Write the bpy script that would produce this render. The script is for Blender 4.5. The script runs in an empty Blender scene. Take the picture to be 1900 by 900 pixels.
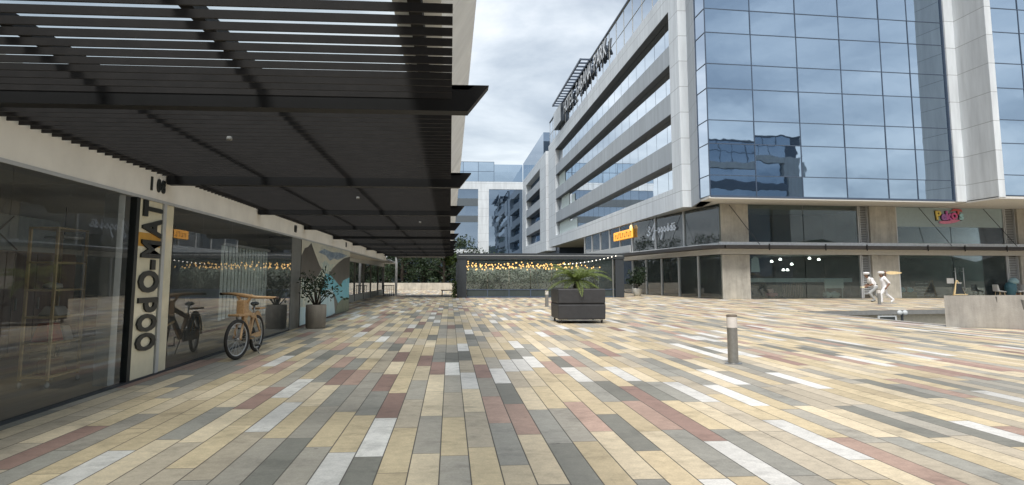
import bpy, bmesh, math, random
from mathutils import Vector, Matrix, Euler
rnd = random.Random(7)
scene = bpy.context.scene
col = scene.collection
R = math.radians

# ------------------------------------------------------------------ helpers
class MB:
    """collects shapes, then links them as ONE mesh object"""
    def __init__(s): s.v = []; s.f = []; s.m = []
    def add(s, vs, fs, m=0):
        n = len(s.v); s.v += [Vector(p) for p in vs]
        s.f += [tuple(i + n for i in f) for f in fs]; s.m += [m] * len(fs)
    def box(s, x0, x1, y0, y1, z0, z1, m=0):
        s.add([(x0,y0,z0),(x1,y0,z0),(x1,y1,z0),(x0,y1,z0),(x0,y0,z1),(x1,y0,z1),(x1,y1,z1),(x0,y1,z1)],
              [(0,3,2,1),(4,5,6,7),(0,1,5,4),(1,2,6,5),(2,3,7,6),(3,0,4,7)], m)
    def obox(s, c, ax, ay, az, hx, hy, hz, m=0):
        c = Vector(c); ax = Vector(ax).normalized()*hx; ay = Vector(ay).normalized()*hy; az = Vector(az).normalized()*hz
        P = [c+i*ax+j*ay+k*az for k in (-1,1) for i,j in ((-1,-1),(1,-1),(1,1),(-1,1))]
        s.add(P, [(0,3,2,1),(4,5,6,7),(0,1,5,4),(1,2,6,5),(2,3,7,6),(3,0,4,7)], m)
    def beam(s, p, q, w, h, up=(0,0,1), m=0):
        p = Vector(p); q = Vector(q); d = q-p
        side = d.cross(Vector(up))
        if side.length < 1e-6: side = d.cross(Vector((1,0,0)))
        u = side.cross(d)
        s.obox((p+q)/2, d, side, u, d.length/2, w/2, h/2, m)
    def tube(s, pts, r, n=8, m=0, cap=True):
        pts = [Vector(p) for p in pts]; rs = r if isinstance(r, (list, tuple)) else [r]*len(pts)
        base = len(s.v); prev = None
        for i, p in enumerate(pts):
            d = (pts[min(i+1, len(pts)-1)] - pts[max(i-1, 0)]).normalized()
            a = prev if prev is not None else (Vector((0,0,1)) if abs(d.z) < .9 else Vector((1,0,0)))
            a = (a - d*a.dot(d)).normalized(); b = d.cross(a); prev = a
            for k in range(n):
                t = 2*math.pi*k/n; s.v.append(p + (a*math.cos(t) + b*math.sin(t))*rs[i])
        for i in range(len(pts)-1):
            for k in range(n):
                a0 = base+i*n+k; a1 = base+i*n+(k+1)%n
                s.f.append((a0, a1, a1+n, a0+n)); s.m.append(m)
        if cap:
            s.f.append(tuple(base+k for k in range(n))[::-1]); s.m.append(m)
            e = base+(len(pts)-1)*n; s.f.append(tuple(e+k for k in range(n))); s.m.append(m)
    def ring(s, c, ax, Rr, r, n=28, k=8, m=0):
        c = Vector(c); ax = Vector(ax).normalized()
        u = ax.orthogonal().normalized(); w = ax.cross(u); base = len(s.v)
        for i in range(n):
            t = 2*math.pi*i/n; d = u*math.cos(t)+w*math.sin(t)
            for j in range(k):
                q = 2*math.pi*j/k; s.v.append(c + d*(Rr+r*math.cos(q)) + ax*(r*math.sin(q)))
        for i in range(n):
            for j in range(k):
                s.f.append((base+i*k+j, base+((i+1)%n)*k+j, base+((i+1)%n)*k+(j+1)%k, base+i*k+(j+1)%k)); s.m.append(m)
    def lathe(s, c, prof, n=24, m=0):
        c = Vector(c); base = len(s.v)
        for r, z in prof:
            for k in range(n):
                t = 2*math.pi*k/n; s.v.append(c+Vector((r*math.cos(t), r*math.sin(t), z)))
        for i in range(len(prof)-1):
            for k in range(n):
                s.f.append((base+i*n+k, base+i*n+(k+1)%n, base+(i+1)*n+(k+1)%n, base+(i+1)*n+k)); s.m.append(m)
        s.f.append(tuple(base+k for k in range(n))[::-1]); s.m.append(m)
        e = base+(len(prof)-1)*n; s.f.append(tuple(e+k for k in range(n))); s.m.append(m)
    def prism(s, poly, z0, z1, m=0):
        n = len(poly); vs = [(x,y,z0) for x,y in poly]+[(x,y,z1) for x,y in poly]
        fs = [tuple(range(n))[::-1], tuple(range(n, 2*n))]+[(i,(i+1)%n,(i+1)%n+n,i+n) for i in range(n)]
        s.add(vs, fs, m)
    def plate(s, pts, off, m=0):
        """flat outline pts (3D) given a thickness vector"""
        n = len(pts); off = Vector(off); vs = [Vector(p) for p in pts]+[Vector(p)+off for p in pts]
        s.add(vs, [tuple(range(n))[::-1], tuple(range(n,2*n))]+[(i,(i+1)%n,(i+1)%n+n,i+n) for i in range(n)], m)
    def ball(s, c, rx, ry, rz, n=12, k=8, m=0):
        c = Vector(c); base = len(s.v)
        for i in range(1, k):
            p = math.pi*i/k
            for j in range(n):
                t = 2*math.pi*j/n; s.v.append(c+Vector((rx*math.sin(p)*math.cos(t), ry*math.sin(p)*math.sin(t), rz*math.cos(p))))
        top = len(s.v); s.v.append(c+Vector((0,0,rz))); s.v.append(c-Vector((0,0,rz)))
        for i in range(k-2):
            for j in range(n):
                s.f.append((base+i*n+j, base+(i+1)*n+j, base+(i+1)*n+(j+1)%n, base+i*n+(j+1)%n)); s.m.append(m)
        for j in range(n):
            s.f.append((top, base+j, base+(j+1)%n)); s.m.append(m)
            s.f.append((top+1, base+(k-2)*n+(j+1)%n, base+(k-2)*n+j)); s.m.append(m)
    def leaf(s, c, size, d=None, asp=.55, m=0):
        c = Vector(c)
        if d is None: d = Vector((rnd.gauss(0,1), rnd.gauss(0,1), rnd.gauss(0,.7)))
        d = Vector(d).normalized(); w = d.orthogonal().normalized()
        w.rotate(Matrix.Rotation(rnd.uniform(0, 6.28), 3, d)); n = d.cross(w)
        L = size*rnd.uniform(.7,1.3); W = L*asp*.5
        s.add([c, c+d*L*.45+w*W+n*L*.05, c+d*L, c+d*L*.45-w*W+n*L*.05], [(0,1,2,3)], m)
    def build(s, name, mat, parent=None, smooth=False, bevel=0, recalc=False):
        me = bpy.data.meshes.new(name); off = parent_loc(parent) if parent else Vector((0,0,0))
        me.from_pydata([tuple(p-off) for p in s.v], [], s.f)
        for mm in (mat if isinstance(mat, (list, tuple)) else [mat]): me.materials.append(mm)
        for p, k in zip(me.polygons, s.m): p.material_index = k; p.use_smooth = smooth
        if recalc:
            bm = bmesh.new(); bm.from_mesh(me); bmesh.ops.recalc_face_normals(bm, faces=bm.faces); bm.to_mesh(me); bm.free()
        o = bpy.data.objects.new(name, me); col.objects.link(o)
        if parent: o.parent = parent
        if bevel:
            b = o.modifiers.new('bevel', 'BEVEL'); b.width = bevel; b.segments = 2; b.limit_method = 'ANGLE'; b.angle_limit = R(40)
        return o
def parent_loc(o):
    v = Vector(o.location)
    while o.parent: o = o.parent; v += o.location
    return v
def tag(o, label=None, cat=None, group=None, kind=None):
    if label: o['label'] = label
    if cat: o['category'] = cat
    if group: o['group'] = group
    if kind: o['kind'] = kind
    return o
def thing(name, label, cat, loc=(0,0,0), group=None):
    o = bpy.data.objects.new(name, None); col.objects.link(o); o.location = loc; o.empty_display_size = .2
    return tag(o, label, cat, group)
def dup(root, loc, rotz=0, label=None, scale=None):
    r = root.copy(); col.objects.link(r); r.location = loc; r.rotation_euler = (0,0,rotz)
    if scale: r.scale = (scale,)*3
    if label: r['label'] = label
    for ch in list(root.children):
        c = ch.copy(); col.objects.link(c); c.parent = r
        for g in ch.children:
            d = g.copy(); col.objects.link(d); d.parent = c
    return r
def text_mesh(txt, size, depth, org, xdir, ydir, bold=0.0, spacing=1.0, align='LEFT', sx=1.0):
    cu = bpy.data.curves.new('t', 'FONT'); cu.body = txt; cu.size = size; cu.extrude = depth/2; cu.offset = bold
    cu.space_character = spacing; cu.align_x = align; cu.resolution_u = 3
    ob = bpy.data.objects.new('t', cu); col.objects.link(ob)
    bpy.context.view_layer.update()
    me = bpy.data.meshes.new_from_object(ob.evaluated_get(bpy.context.evaluated_depsgraph_get()))
    bpy.data.objects.remove(ob); bpy.data.curves.remove(cu)
    X = Vector(xdir).normalized(); Y = Vector(ydir).normalized(); Z = X.cross(Y); o = Vector(org)
    for v in me.vertices: v.co = o + X*v.co.x*sx + Y*v.co.y + Z*v.co.z
    me.materials.clear()
    return me
def text_obj(name, txt, size, depth, org, xdir, ydir, mat, parent=None, **k):
    me = text_mesh(txt, size, depth, org, xdir, ydir, **k); me.name = name; me.materials.append(mat)
    if parent:
        off = parent_loc(parent)
        for v in me.vertices: v.co -= off
    for p in me.polygons: p.material_index = 0
    o = bpy.data.objects.new(name, me); col.objects.link(o)
    if parent: o.parent = parent
    return o

# ------------------------------------------------------------------ materials
def newmat(name):
    m = bpy.data.materials.new(name); m.use_nodes = True; nt = m.node_tree
    return m, nt, nt.nodes['Principled BSDF'], nt.nodes['Material Output']
def N(nt, t, **k):
    n = nt.nodes.new(t)
    for a, b in k.items(): setattr(n, a, b)
    return n
def setin(n, **k):
    for a, b in k.items(): n.inputs[a.replace('_', ' ')].default_value = b
def plain(name, c, rough=.6, metal=0, var=.12, scale=6, bump=.0, bscale=40, spec=.5):
    """base colour broken by soft dirt noise"""
    m, nt, b, out = newmat(name); L = nt.links
    tc = N(nt, 'ShaderNodeTexCoord'); n1 = N(nt, 'ShaderNodeTexNoise'); setin(n1, Scale=scale, Detail=6, Roughness=.6)
    L.new(tc.outputs['Object'], n1.inputs['Vector'])
    r = N(nt, 'ShaderNodeValToRGB'); e = r.color_ramp.elements
    e[0].position = .3; e[1].position = .7
    e[0].color = (*[x*(1-var) for x in c], 1); e[1].color = (*[min(1, x*(1+var)) for x in c], 1)
    L.new(n1.outputs['Fac'], r.inputs['Fac']); L.new(r.outputs['Color'], b.inputs['Base Color'])
    setin(b, Roughness=rough, Metallic=metal); b.inputs['Specular IOR Level'].default_value = spec
    if bump:
        n2 = N(nt, 'ShaderNodeTexNoise'); setin(n2, Scale=bscale, Detail=5); L.new(tc.outputs['Object'], n2.inputs['Vector'])
        bp = N(nt, 'ShaderNodeBump'); setin(bp, Strength=bump, Distance=.02); L.new(n2.outputs['Fac'], bp.inputs['Height']); L.new(bp.outputs['Normal'], b.inputs['Normal'])
    return m
def emit(name, c, s):
    m, nt, b, out = newmat(name); setin(b, Base_Color=(*c,1)); b.inputs['Emission Color'].default_value = (*c,1); b.inputs['Emission Strength'].default_value = s
    return m
def math_(nt, op, a, b=None):
    n = N(nt, 'ShaderNodeMath', operation=op)
    for i, x in enumerate((a, b)):
        if x is None: continue
        if isinstance(x, (int, float)): n.inputs[i].default_value = x
        else: nt.links.new(x, n.inputs[i])
    return n.outputs[0]
def paving():
    m, nt, b, out = newmat('paving'); L = nt.links
    W, LEN = .249, 1.80
    tc = N(nt, 'ShaderNodeTexCoord'); sp = N(nt, 'ShaderNodeSeparateXYZ'); L.new(tc.outputs['Object'], sp.inputs[0])
    u = math_(nt, 'DIVIDE', math_(nt, 'ADD', sp.outputs['X'], .07), W); row = math_(nt, 'FLOOR', u); fu = math_(nt, 'SUBTRACT', u, row)
    wn = N(nt, 'ShaderNodeTexWhiteNoise', noise_dimensions='1D'); L.new(row, wn.inputs['W'])
    v0 = math_(nt, 'DIVIDE', sp.outputs['Y'], LEN); v = math_(nt, 'ADD', v0, math_(nt, 'MULTIPLY', wn.outputs['Value'], 7.3))
    idx = math_(nt, 'FLOOR', v); fv = math_(nt, 'SUBTRACT', v, idx)
    cb = N(nt, 'ShaderNodeCombineXYZ'); L.new(row, cb.inputs[0]); L.new(idx, cb.inputs[1])
    w2 = N(nt, 'ShaderNodeTexWhiteNoise', noise_dimensions='3D'); L.new(cb.outputs[0], w2.inputs['Vector'])
    ramp = N(nt, 'ShaderNodeValToRGB'); cr = ramp.color_ramp; cr.interpolation = 'CONSTANT'
    pal = [(0,(.60,.49,.315)),(.17,(.655,.55,.385)),(.33,(.56,.455,.295)),(.44,(.50,.43,.325)),(.53,(.315,.30,.258)),(.645,(.385,.352,.292)),(.735,(.23,.222,.188)),(.79,(.445,.31,.245)),(.865,(.325,.215,.175)),(.92,(.685,.66,.61))]
    cr.elements[0].position = 0; cr.elements[0].color = (*pal[0][1],1); cr.elements[1].position = pal[1][0]; cr.elements[1].color = (*pal[1][1],1)
    for p, c in pal[2:]:
        e = cr.elements.new(p); e.color = (*c,1)
    L.new(w2.outputs['Value'], ramp.inputs['Fac'])
    # grain and stains
    n1 = N(nt, 'ShaderNodeTexNoise'); setin(n1, Scale=9, Detail=8, Roughness=.7); L.new(tc.outputs['Object'], n1.inputs['Vector'])
    n2 = N(nt, 'ShaderNodeTexNoise'); setin(n2, Scale=.35, Detail=4, Roughness=.6); L.new(tc.outputs['Object'], n2.inputs['Vector'])
    mr = N(nt, 'ShaderNodeMapRange'); setin(mr, From_Min=.25, From_Max=.75, To_Min=.78, To_Max=1.16); L.new(n1.outputs['Fac'], mr.inputs['Value'])
    mr2 = N(nt, 'ShaderNodeMapRange'); setin(mr2, From_Min=.3, From_Max=.7, To_Min=.80, To_Max=1.10); L.new(n2.outputs['Fac'], mr2.inputs['Value'])
    n5 = N(nt, 'ShaderNodeTexNoise'); setin(n5, Scale=1.7, Detail=6, Roughness=.75); L.new(tc.outputs['Object'], n5.inputs['Vector'])
    mr5 = N(nt, 'ShaderNodeMapRange'); setin(mr5, From_Min=.52, From_Max=.74, To_Min=1.02, To_Max=.62); L.new(n5.outputs['Fac'], mr5.inputs['Value'])
    val = math_(nt, 'MULTIPLY', math_(nt, 'MULTIPLY', mr.outputs[0], mr2.outputs[0]), mr5.outputs[0])
    n6 = N(nt, 'ShaderNodeTexNoise'); setin(n6, Scale=55, Detail=3, Roughness=.8); L.new(tc.outputs['Object'], n6.inputs['Vector'])
    mr6 = N(nt, 'ShaderNodeMapRange'); setin(mr6, From_Min=.3, From_Max=.7, To_Min=.84, To_Max=1.12); L.new(n6.outputs['Fac'], mr6.inputs['Value']); val = math_(nt, 'MULTIPLY', val, mr6.outputs[0])
    vo = N(nt, 'ShaderNodeTexVoronoi'); setin(vo, Scale=1.3, Randomness=1.0); L.new(tc.outputs['Object'], vo.inputs['Vector'])
    mr7 = N(nt, 'ShaderNodeMapRange'); setin(mr7, From_Min=.018, From_Max=.035, To_Min=.6, To_Max=1); L.new(vo.outputs['Distance'], mr7.inputs['Value']); val = math_(nt, 'MULTIPLY', val, mr7.outputs[0])
    w3 = N(nt, 'ShaderNodeTexWhiteNoise', noise_dimensions='3D')
    ofs = N(nt, 'ShaderNodeVectorMath', operation='ADD'); L.new(cb.outputs[0], ofs.inputs[0]); ofs.inputs[1].default_value = (17.3, 5.1, 2.2); L.new(ofs.outputs[0], w3.inputs['Vector'])
    mr3 = N(nt, 'ShaderNodeMapRange'); setin(mr3, To_Min=.86, To_Max=1.1); L.new(w3.outputs['Value'], mr3.inputs['Value'])
    val = math_(nt, 'MULTIPLY', val, mr3.outputs[0])
    mx = N(nt, 'ShaderNodeMix', data_type='RGBA', blend_type='MULTIPLY'); mx.inputs['Factor'].default_value = 1
    L.new(ramp.outputs['Color'], mx.inputs['A']); cv = N(nt, 'ShaderNodeCombineColor')
    for i in range(3): L.new(val, cv.inputs[i])
    L.new(cv.outputs[0], mx.inputs['B'])
    # joints: long joints wider than cross joints
    ju = math_(nt, 'MINIMUM', fu, math_(nt, 'SUBTRACT', 1, fu)); jv = math_(nt, 'MINIMUM', fv, math_(nt, 'SUBTRACT', 1, fv))
    a1 = N(nt, 'ShaderNodeMapRange'); setin(a1, From_Min=.011, From_Max=.028); L.new(ju, a1.inputs['Value'])
    a2 = N(nt, 'ShaderNodeMapRange'); setin(a2, From_Min=.0015, From_Max=.0045); L.new(jv, a2.inputs['Value'])
    solid = math_(nt, 'MULTIPLY', a1.outputs[0], a2.outputs[0])
    mj = N(nt, 'ShaderNodeMix', data_type='RGBA'); mj.inputs['A'].default_value = (.085,.075,.062,1)
    L.new(solid, mj.inputs['Factor']); L.new(mx.outputs['Result'], mj.inputs['B']); L.new(mj.outputs['Result'], b.inputs['Base Color'])
    rr = N(nt, 'ShaderNodeMapRange'); setin(rr, To_Min=.55, To_Max=.8); L.new(n1.outputs['Fac'], rr.inputs['Value']); L.new(rr.outputs[0], b.inputs['Roughness'])
    b.inputs['Specular IOR Level'].default_value = .35
    bp = N(nt, 'ShaderNodeBump'); setin(bp, Strength=.5, Distance=.006)
    h = math_(nt, 'ADD', solid, math_(nt, 'MULTIPLY', n1.outputs['Fac'], .35)); h = math_(nt, 'ADD', h, math_(nt, 'MULTIPLY', w3.outputs['Value'], .4))
    L.new(h, bp.inputs['Height']); L.new(bp.outputs['Normal'], b.inputs['Normal'])
    return m
def cladding(name, c, pz=2.05, py=2.0, oz=0.0, rough=.45, seam=.5, ax='Y'):
    """large flat panels with thin open joints and faint streaks"""
    m, nt, b, out = newmat(name); L = nt.links
    g = N(nt, 'ShaderNodeNewGeometry'); sp = N(nt, 'ShaderNodeSeparateXYZ'); L.new(g.outputs['Position'], sp.inputs[0])
    def joint(o, per, off, w):
        q = math_(nt, 'DIVIDE', math_(nt, 'ADD', o, off), per); f = math_(nt, 'SUBTRACT', q, math_(nt, 'FLOOR', q))
        return math_(nt, 'LESS_THAN', math_(nt, 'MINIMUM', f, math_(nt, 'SUBTRACT', 1, f)), w/per/2), math_(nt, 'FLOOR', q)
    j1, i1 = joint(sp.outputs['Z'], pz, oz, .045); j2, i2 = joint(sp.outputs[ax], py, .3, .035)
    j = math_(nt, 'MAXIMUM', j1, j2)
    cb = N(nt, 'ShaderNodeCombineXYZ'); L.new(i1, cb.inputs[0]); L.new(i2, cb.inputs[1])
    wn = N(nt, 'ShaderNodeTexWhiteNoise', noise_dimensions='3D'); L.new(cb.outputs[0], wn.inputs['Vector'])
    mp = N(nt, 'ShaderNodeMapping'); mp.inputs['Scale'].default_value = (1.3,1.3,.18); L.new(g.outputs['Position'], mp.inputs[0])
    n1 = N(nt, 'ShaderNodeTexNoise'); setin(n1, Scale=1.2, Detail=6, Roughness=.65); L.new(mp.outputs[0], n1.inputs['Vector'])
    a = N(nt, 'ShaderNodeMapRange'); setin(a, From_Min=.28, From_Max=.68, To_Min=.78, To_Max=1.05); L.new(n1.outputs['Fac'], a.inputs['Value'])
    a2 = N(nt, 'ShaderNodeMapRange'); setin(a2, To_Min=.95, To_Max=1.03); L.new(wn.outputs['Value'], a2.inputs['Value'])
    v = math_(nt, 'MULTIPLY', a.outputs[0], a2.outputs[0])
    cc = N(nt, 'ShaderNodeCombineColor')
    for i in range(3): L.new(math_(nt, 'MULTIPLY', v, c[i]), cc.inputs[i])
    mx = N(nt, 'ShaderNodeMix', data_type='RGBA'); L.new(j, mx.inputs['Factor']); L.new(cc.outputs[0], mx.inputs['A']); mx.inputs['B'].default_value = (*[x*seam for x in c],1)
    L.new(mx.outputs['Result'], b.inputs['Base Color']); setin(b, Roughness=rough)
    return m
def concrete(name, c, board=None):
    m, nt, b, out = newmat(name); L = nt.links
    g = N(nt, 'ShaderNodeNewGeometry')
    n1 = N(nt, 'ShaderNodeTexNoise'); setin(n1, Scale=1.1, Detail=8, Roughness=.65); L.new(g.outputs['Position'], n1.inputs['Vector'])
    mp = N(nt, 'ShaderNodeMapping'); mp.inputs['Scale'].default_value = (3,3,.35); L.new(g.outputs['Position'], mp.inputs[0])
    n2 = N(nt, 'ShaderNodeTexNoise'); setin(n2, Scale=1.5, Detail=5, Roughness=.7); L.new(mp.outputs[0], n2.inputs['Vector'])
    s = math_(nt, 'ADD', math_(nt, 'MULTIPLY', n1.outputs['Fac'], .55), math_(nt, 'MULTIPLY', n2.outputs['Fac'], .45))
    r = N(nt, 'ShaderNodeValToRGB'); e = r.color_ramp.elements; e[0].position = .34; e[1].position = .64
    e[0].color = (*[x*.62 for x in c],1); e[1].color = (*[x*1.12 for x in c],1); L.new(s, r.inputs['Fac'])
    L.new(r.outputs['Color'], b.inputs['Base Color']); setin(b, Roughness=.85)
    n3 = N(nt, 'ShaderNodeTexNoise'); setin(n3, Scale=25, Detail=6); L.new(g.outputs['Position'], n3.inputs['Vector'])
    bp = N(nt, 'ShaderNodeBump'); setin(bp, Strength=.35, Distance=.02); L.new(n3.outputs['Fac'], bp.inputs['Height']); L.new(bp.outputs['Normal'], b.inputs['Normal'])
    return m
def mirror_glass(name, c, rough=.015, wave=.05, dark=(.02,.035,.055)):
    """solar-control facade glass: tinted coating reflection over a dark interior"""
    m, nt, b, out = newmat(name); L = nt.links; nt.nodes.remove(b)
    g = N(nt, 'ShaderNodeNewGeometry')
    n1 = N(nt, 'ShaderNodeTexNoise'); setin(n1, Scale=.55, Detail=2); L.new(g.outputs['Position'], n1.inputs['Vector'])
    bp = N(nt, 'ShaderNodeBump'); setin(bp, Strength=wave, Distance=.05); L.new(n1.outputs['Fac'], bp.inputs['Height'])
    gl = N(nt, 'ShaderNodeBsdfGlossy'); gl.inputs['Color'].default_value = (*c,1); gl.inputs['Roughness'].default_value = rough; L.new(bp.outputs['Normal'], gl.inputs['Normal'])
    df = N(nt, 'ShaderNodeBsdfDiffuse'); df.inputs['Color'].default_value = (*dark,1)
    lw = N(nt, 'ShaderNodeLayerWeight'); lw.inputs['Blend'].default_value = .35
    mr = N(nt, 'ShaderNodeMapRange'); setin(mr, To_Min=.72, To_Max=.98); L.new(lw.outputs['Fresnel'], mr.inputs['Value'])
    mx = N(nt, 'ShaderNodeMixShader'); L.new(mr.outputs[0], mx.inputs[0]); L.new(df.outputs[0], mx.inputs[1]); L.new(gl.outputs[0], mx.inputs[2])
    L.new(mx.outputs[0], out.inputs['Surface'])
    return m
def clear_glass(name, tint=(.78,.84,.82), ior=1.5, boost=1.0, rough=.0, dust=.0):
    m, nt, b, out = newmat(name); L = nt.links; nt.nodes.remove(b)
    tr = N(nt, 'ShaderNodeBsdfTransparent'); tr.inputs['Color'].default_value = (*tint,1)
    gl = N(nt, 'ShaderNodeBsdfGlossy'); gl.inputs['Roughness'].default_value = rough; gl.inputs['Color'].default_value = (.95,.97,1,1)
    fr = N(nt, 'ShaderNodeFresnel'); fr.inputs['IOR'].default_value = ior
    f = math_(nt, 'MINIMUM', math_(nt, 'MULTIPLY', fr.outputs[0], boost), 1.0)
    mx = N(nt, 'ShaderNodeMixShader'); L.new(f, mx.inputs[0]); L.new(tr.outputs[0], mx.inputs[1]); L.new(gl.outputs[0], mx.inputs[2])
    if dust:
        df = N(nt, 'ShaderNodeBsdfDiffuse'); df.inputs['Color'].default_value = (.62,.66,.64,1)
        g = N(nt, 'ShaderNodeNewGeometry'); dn_ = N(nt, 'ShaderNodeTexNoise'); setin(dn_, Scale=1.6, Detail=7, Roughness=.7); L.new(g.outputs['Position'], dn_.inputs['Vector'])
        dm = N(nt, 'ShaderNodeMapRange'); setin(dm, From_Min=.3, From_Max=.7, To_Min=dust*.5, To_Max=dust*1.5); L.new(dn_.outputs['Fac'], dm.inputs['Value'])
        mz = N(nt, 'ShaderNodeMixShader'); L.new(dm.outputs[0], mz.inputs[0]); L.new(mx.outputs[0], mz.inputs[1]); L.new(df.outputs[0], mz.inputs[2]); mx = mz
    L.new(mx.outputs[0], out.inputs['Surface'])
    return m
def wood(name, c1, c2, axis=1, scale=5, rough=.5):
    m, nt, b, out = newmat(name); L = nt.links
    tc = N(nt, 'ShaderNodeTexCoord'); mp = N(nt, 'ShaderNodeMapping'); s = [scale*3]*3; s[axis] = scale*.25; mp.inputs['Scale'].default_value = s
    L.new(tc.outputs['Object'], mp.inputs[0]); n1 = N(nt, 'ShaderNodeTexNoise'); setin(n1, Scale=1.6, Detail=7, Roughness=.6, Distortion=.6); L.new(mp.outputs[0], n1.inputs['Vector'])
    r = N(nt, 'ShaderNodeValToRGB'); e = r.color_ramp.elements; e[0].position = .35; e[1].position = .66; e[0].color = (*c1,1); e[1].color = (*c2,1)
    L.new(n1.outputs['Fac'], r.inputs['Fac']); L.new(r.outputs['Color'], b.inputs['Base Color']); setin(b, Roughness=rough)
    return m
def foliage(name, c1, c2, trans=.25):
    m, nt, b, out = newmat(name); L = nt.links
    g = N(nt, 'ShaderNodeNewGeometry')
    r = N(nt, 'ShaderNodeValToRGB'); e = r.color_ramp.elements; e[0].color = (*c1,1); e[1].color = (*c2,1); L.new(g.outputs['Random Per Island'], r.inputs['Fac'])
    L.new(r.outputs['Color'], b.inputs['Base Color']); setin(b, Roughness=.55)
    tl = N(nt, 'ShaderNodeBsdfTranslucent'); L.new(r.outputs['Color'], tl.inputs['Color'])
    mx = N(nt, 'ShaderNodeMixShader'); mx.inputs[0].default_value = trans; L.new(b.outputs[0], mx.inputs[1]); L.new(tl.outputs[0], mx.inputs[2]); L.new(mx.outputs[0], out.inputs['Surface'])
    return m

M = dict(
    paving=paving(),
    soil=plain('soil', (.10,.09,.06), .95, scale=.3, var=.4),
    white=cladding('white_cladding', (.70,.745,.78)),
    whitex=cladding('white_cladding_front', (.68,.72,.75), ax='X', py=30),
    grey=cladding('grey_cladding', (.39,.43,.465), py=2.0, pz=30),
    finface=cladding('fin_cladding', (.62,.65,.67), pz=2.05, py=30),
    facade=mirror_glass('facade_glass', (.54,.665,.80), wave=.09),
    facade2=mirror_glass('side_glass', (.66,.73,.82)),
    sideband=mirror_glass('side_band_glass', (.82,.87,.92), wave=.015),
    facade3=mirror_glass('parapet_glass', (.72,.77,.83)),
    facade4=mirror_glass('far_glass', (.31,.39,.50)),
    mull=plain('mullion_metal', (.06,.085,.13), .4),
    shopglass=clear_glass('shop_glass', (.80,.88,.87), 1.5, 1.0, dust=.04),
    leftglass=clear_glass('storefront_glass', (.97,.985,.97), 1.5, 1.25, dust=.045),
    conc=concrete('column_concrete', (.45,.425,.37)),
    parapet=concrete('parapet_concrete', (.40,.375,.335)),
    slabc=concrete('slab_concrete', (.76,.80,.83)),
    lowwall=concrete('wall_concrete', (.52,.48,.40)),
    soffit_shade=plain('soffit_shade_tone', (.035,.042,.05), .5),  # shade of the wing's undersides put into a dark colour
    beige=plain('soffit_plaster', (.58,.575,.55), .8, var=.06),
    cream=plain('fascia_plaster', (.84,.80,.72), .8, var=.07, scale=1.5),
    black=plain('black_steel', (.006,.006,.0065), .6, var=.25, spec=.25),
    brown=plain('brown_black_steel', (.017,.015,.0145), .6, var=.25, spec=.25),
    canopy=plain('canopy_metal', (.03,.026,.024), .55, var=.25),
    dark=plain('dark_grey_steel', (.030,.036,.042), .5, var=.2),
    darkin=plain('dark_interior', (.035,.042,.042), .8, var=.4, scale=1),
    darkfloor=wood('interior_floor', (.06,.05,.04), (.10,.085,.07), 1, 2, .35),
    innerwall=plain('inner_wall', (.42,.46,.43), .8, var=.3, scale=.6),
    shopfloor=wood('shop_floor_boards', (.40,.33,.26), (.52,.44,.36), 1, 2, .4),
    steel=plain('brushed_steel', (.42,.42,.41), .35, .85, var=.1),
    bollard=plain('bollard_metal', (.27,.265,.25), .42, .6, var=.12, scale=14),
    lens=plain('frosted_lens', (.62,.58,.54), .5, var=.08),
    alu=plain('aluminium', (.55,.56,.56), .45, .3, var=.05),
    lightgrey=plain('light_grey_paint', (.50,.52,.52), .6, var=.06),
    midgrey=plain('mid_grey_paint', (.20,.20,.19), .7, var=.12),
    tyre=plain('tyre_rubber', (.03,.028,.026), .8),
    wood=wood('bike_wood', (.40,.24,.115), (.55,.36,.19), 1, 8),
    lightwood=wood('light_wood', (.66,.49,.25), (.80,.63,.36), 2, 6),
    cabwood=wood('cabinet_wood', (.085,.045,.03), (.14,.08,.05), 2, 2),
    darkwood=wood('dark_wood', (.05,.032,.022), (.085,.055,.038), 2, 2),
    creamboard=plain('cream_board', (.80,.74,.55), .12, var=.05),
    signblack=plain('sign_black', (.014,.018,.018), .4),
    reflected_orange=plain('reflected_orange_tone', (.62,.32,.04), .4, var=.1),  # flat colour for the orange sign's mirror image
    orange=emit('orange_sign', (.95,.42,.05), .35),
    neon=emit('white_lit_script', (.55,.60,.66), .10),
    bulb=emit('warm_bulb', (1,.50,.17), 1.25),
    lamp=emit('white_lamp', (1,.95,.88), 2.5),
    curtain=plain('white_curtain', (.60,.68,.66), .8, var=.12, scale=3),
    pot=concrete('stone_pot', (.27,.24,.20)),
    whitepot=plain('white_pot', (.45,.44,.40), .5),
    planter=plain('planter_plastic', (.034,.034,.036), .55, var=.15, bump=.15, bscale=120),
    fern=foliage('fern_leaf', (.10,.15,.03), (.25,.30,.085), .4),
    shrub=foliage('shrub_leaf', (.012,.026,.011), (.035,.06,.025)),
    treeleaf=foliage('tree_leaf', (.012,.026,.012), (.045,.075,.03), .15),
    hedgeleaf=foliage('hedge_leaf', (.09,.10,.06), (.22,.22,.15), .2),
    ivyleaf=foliage('ivy_leaf', (.03,.06,.015), (.09,.13,.03), .2),
    bark=plain('bark', (.055,.045,.035), .9, var=.3, scale=12, bump=.4),
    skin=plain('skin', (.20,.11,.07), .55, var=.05),
    cloth=plain('white_cloth', (.74,.73,.73), .85, var=.06, scale=12),
    trouser=plain('grey_white_cloth', (.33,.34,.34), .85, var=.08, scale=12),
    hair=plain('dark_hair', (.012,.01,.009), .6),
    teal=plain('teal_paint', (.05,.30,.38), .6, var=.3, scale=2),
    red=plain('red_cloth', (.45,.07,.03), .7, var=.3),
    paper=plain('paper', (.66,.65,.62), .8, var=.05),
)

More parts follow.
